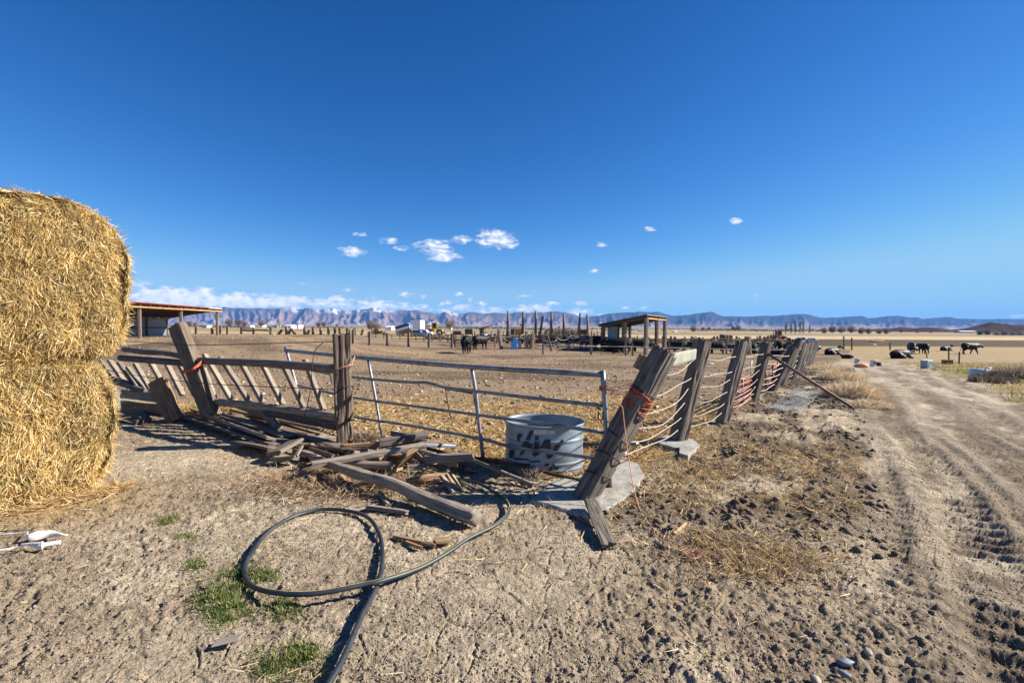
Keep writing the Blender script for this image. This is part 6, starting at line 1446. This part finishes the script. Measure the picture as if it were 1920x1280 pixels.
def tree_mesh(seed, H=8.0, spread=.45, tw=1400, upright=False):
    r = random.Random(seed); mb = MB(); tips = []
    def grow(p, d, l, rad, lev):
        q = p+d*l; mb.tube([p, (p+q)/2+Vector((r.uniform(-1, 1), r.uniform(-1, 1), 0))*l*.06, q], [rad, rad*.8, rad*.62], 5)
        if lev >= 3: tips.append((q, d)); return
        tips.append((q, d))
        for k in range(3 if lev < 2 else 4):
            nd_ = (d+Vector((r.uniform(-1, 1), r.uniform(-1, 1), r.uniform(-.1, .6)))*(spread*(.5 if upright else 1.4))).normalized(); grow(q, nd_, l*r.uniform(.55, .8), rad*.6, lev+1)
    if upright: grow(Vector((0, 0, 0)), Vector((0, 0, 1)), H*.30, H*.024, 0)
    else:
        for k in range(4): grow(Vector((0, 0, 0)), Vector((math.cos(k*1.6)*.55, math.sin(k*1.6)*.55, 1)).normalized(), H*(.16+.06*k), H*.018, 1 if k else 0)
    np_ = np.random.default_rng(seed); n = tw; ti = np_.integers(0, len(tips), n); P = np.array([tips[i][0] for i in ti]); D = np.array([tips[i][1] for i in ti])+np_.normal(0, .7, (n, 3)); P = P+np_.normal(0, .085*H, (n, 3)); P[:, 2] = np.maximum(P[:, 2], .02*H)
    if not upright:
        e_ = np_.normal(0, 1, (n, 3)); e_ /= np.linalg.norm(e_, axis=1)[:, None]; e_ *= (np_.random((n, 1))**.4)*np.array([.46, .46, .42])*H*(.8+.4*vn(e_[:, :1]*3+seed, e_[:, 2:]*3, seed)); hf = np_.random(n) < .6; P[hf] = (e_+np.array([0, 0, .52*H]))[hf]
    if upright: hh_ = np_.uniform(.12, 1.0, n)*H*1.1; P = np.stack([np_.normal(0, 1, n)*.055*H*(1.15-hh_/H), np_.normal(0, .05, n)*H, hh_], 1); D = D*.6+np.array([0, 0, 1.2])
    return mb, P, D
def make_tree(loc, H, seed, label, col, grp, upright=False, tw=1400, spread=.45, nm='bare_tree', wd=.05):
    mb, P, D = tree_mesh(seed, H, spread, tw, upright); t = thing(nm, label, 'tree', (0, 0, 0), grp)
    mb.build('trunk', M_bark, t, True); r = np.random.default_rng(seed+1); n = len(P)
    C = np.array(col)*r.uniform(.6, 1.3, (n, 1)); blades('crown', P, D, r.uniform(.05, .12, n)*H, wd*H/8, C, M_blade, t, .4, (0, 0, 0), r)
    t.location = loc; return t
def copy_tree(src, loc, s, label, rz):
    c = src.copy(); COL.objects.link(c); c.location = loc; c.scale = (s, s, s); c.rotation_euler = (0, 0, rz); c['label'] = label
    for ch in src.children: k = ch.copy(); COL.objects.link(k); k.parent = c
    return c
GTr = 'bare winter trees scattered over the distant plain'
tv = [make_tree((0, -500-i*20, -50), 8, 20+i, 'x', c_, GTr, False, 3400, .5, wd=.085) for i, c_ in enumerate(((.20, .155, .13), (.17, .14, .12), (.24, .20, .165)))]
ft = [make_tree((0, -600, -50), 8, 33, 'x', (.20, .165, .14), GTr, True, 900, .35, wd=.05)]
used = set()
def put(kind, px, py, Y, hpx, label, rz):
    c = ray_y(px, py, Y); s = pxw(hpx, Y)/7.2
    src = (tv+ft)[kind]
    if kind not in used: used.add(kind); src.location = c; src.scale = (s, s, s); src.rotation_euler = (0, 0, rz); src['label'] = label
    else: copy_tree(src, c, s, label, rz)
trees = [(0, 430, 612.5, 300, 15, 'dark rounded bare tree left of the pole gate'), (1, 447, 612.5, 310, 14, 'dark rounded bare tree just right of its twin above the pole gate'), (0, 459, 612.5, 320, 11, 'smaller bare tree right of the dark rounded pair'), (2, 490, 613, 260, 13, 'open branching bare tree above the crooked fence'), (1, 354, 612.5, 300, 11, 'bare tree seen under the left shed roof'), (2, 366, 612.5, 320, 9, 'low bare tree under the right bay of the left shed'),
         (0, 597, 613, 420, 9, 'low dark tree above the crooked posts'), (1, 607, 613, 420, 10, 'second low dark tree above the crooked posts'), (2, 632, 613, 420, 6, 'tiny tree left of the gate post'), (0, 696, 620, 160, 19, 'pale bare tree behind the thick gate post'), (2, 706, 621, 150, 16, 'pale bare tree right of the thick gate post'), (1, 793, 628, 110, 22, 'bare tree right of the white box truck'), (2, 844, 618, 200, 18, 'slender bare tree right of the yellow loader'),
         (0, 976, 612, 500, 5, 'tiny dark tree behind the orange bale'), (1, 1048, 616, 400, 5, 'tiny dark tree among the tall poles'), (0, 1300, 623, 380, 12, 'bare tree above the row of cattle'), (1, 1318, 619, 560, 6, 'low dark tree above the second fence post'), (2, 1330, 619, 560, 6, 'low dark tree right of another above the second fence post'), (1, 1375, 620, 540, 9, 'dark tree clump left of the far white houses'), (0, 1384, 620, 540, 10, 'taller dark tree beside the far white houses'),
         (0, 1615, 627, 340, 13, 'pale rounded tree right of the long white roofed barn'), (1, 1628, 627, 340, 12, 'bare tree between the long barn and the blue shed'), (2, 1648, 627, 330, 11, 'dark shrubby tree by the blue grey shed'), (0, 1662, 627, 330, 12, 'bare tree right of the blue grey shed'), (1, 1690, 624, 420, 8, 'single bare tree in the tan field'), (1, 1720, 626, 440, 5, 'low hedge tree in the far tan field'), (2, 1745, 626, 440, 5, 'second low hedge tree in the far tan field'),
         (0, 1838, 630, 330, 12, 'large dark bare tree right of the barn below the hill'), (1, 1852, 630, 330, 13, 'dark bare tree beside the blue roofed house'), (2, 1868, 631, 320, 11, 'tall dark bare tree in the right hand grove'), (0, 1883, 632, 320, 13, 'dense dark bare tree in the right hand grove'), (1, 1898, 633, 320, 12, 'bare tree in the grove near the right edge'), (2, 1913, 634, 320, 14, 'last bare tree of the grove at the right edge'), (0, 1935, 634, 320, 19, 'bare tree of the grove cut by the right edge'),
         (3, 1473, 626, 300, 17, 'leftmost of the row of bare poplars'), (3, 1483, 626, 300, 18, 'second bare poplar of the row'), (3, 1491, 626, 300, 19, 'third bare poplar of the row'), (3, 1500, 626, 300, 18, 'fourth bare poplar of the row'), (3, 1506, 626, 302, 18, 'fifth bare poplar of the row'), (3, 1518, 626, 304, 15, 'rightmost bare poplar standing apart'), (0, 1545, 626, 360, 12, 'dark bare tree left of the long white roofed barn'), (1, 1560, 625, 380, 14, 'dark bare tree behind the left end of the long barn'), (2, 1578, 625, 380, 14, 'dark bare tree behind the middle of the long barn'), (0, 1596, 625, 380, 14, 'dark bare tree behind the right end of the long barn')]
for i, (k, px, py, Y, h_, lab) in enumerate(trees): put(k, px, py, Y, h_, lab, i*1.7)
make_tree(tuple(ray_y(524, 614, 150)), pxw(13, 150)*1.05, 44, 'yellow straw coloured willow among the distant white houses', (.58, .40, .14), None, True, 2600, .6, 'willow_tree', .09)
r_ = np.random.default_rng(77)
n = 1500; yb = r_.uniform(480, 900, n); ub = r_.uniform(-.75, 1.15, n); kk = fbm(ub*9, yb*.006, 2, 120) > .5; yb = yb[kk]; ub = ub[kk]; xb = ub*yb; n = len(xb)
P = np.repeat(np.stack([xb, yb, zmac(xb, yb)], 1), 14, 0)+r_.normal(0, 1, (n*14, 3))*np.array([3.5, 3, .8]); P[:, 2] = np.maximum(P[:, 2], -2.9)
C = np.array([(.12, .095, .08)])*r_.uniform(.5, 1.4, (len(P), 1)); o = blades('far_scrub', P, r_.normal(0, 1, (len(P), 3))+np.array([0, 0, .6]), r_.uniform(.8, 2.2, len(P)), .8, C, M_blade, None, .4, (0, 0, 0), r_); tag(o, 'far off hedges and scrub on the plain reading as a dark mass', 'scrub', kind='stuff')

# ------------------------------------------------------------------ haze
def build_haze():
    mb = MB(); mb.box((0, 2800, 107), (19000, 7600, 236)); o = mb.build('haze', bpy.data.materials.new('haze_air'), rel=True); tag(o, kind='stuff')
    m = o.data.materials[0]; m.use_nodes = True; t = m.node_tree
    for n in list(t.nodes): t.nodes.remove(n)
    v = t.nodes.new('ShaderNodeVolumePrincipled'); v.inputs['Color'].default_value = (.15, .42, 1.0, 1); v.inputs['Density'].default_value = HAZE; v.inputs['Anisotropy'].default_value = 0.0
    out = t.nodes.new('ShaderNodeOutputMaterial'); t.links.new(v.outputs[0], out.inputs['Volume'])
HAZE = 8.5e-5
build_haze()
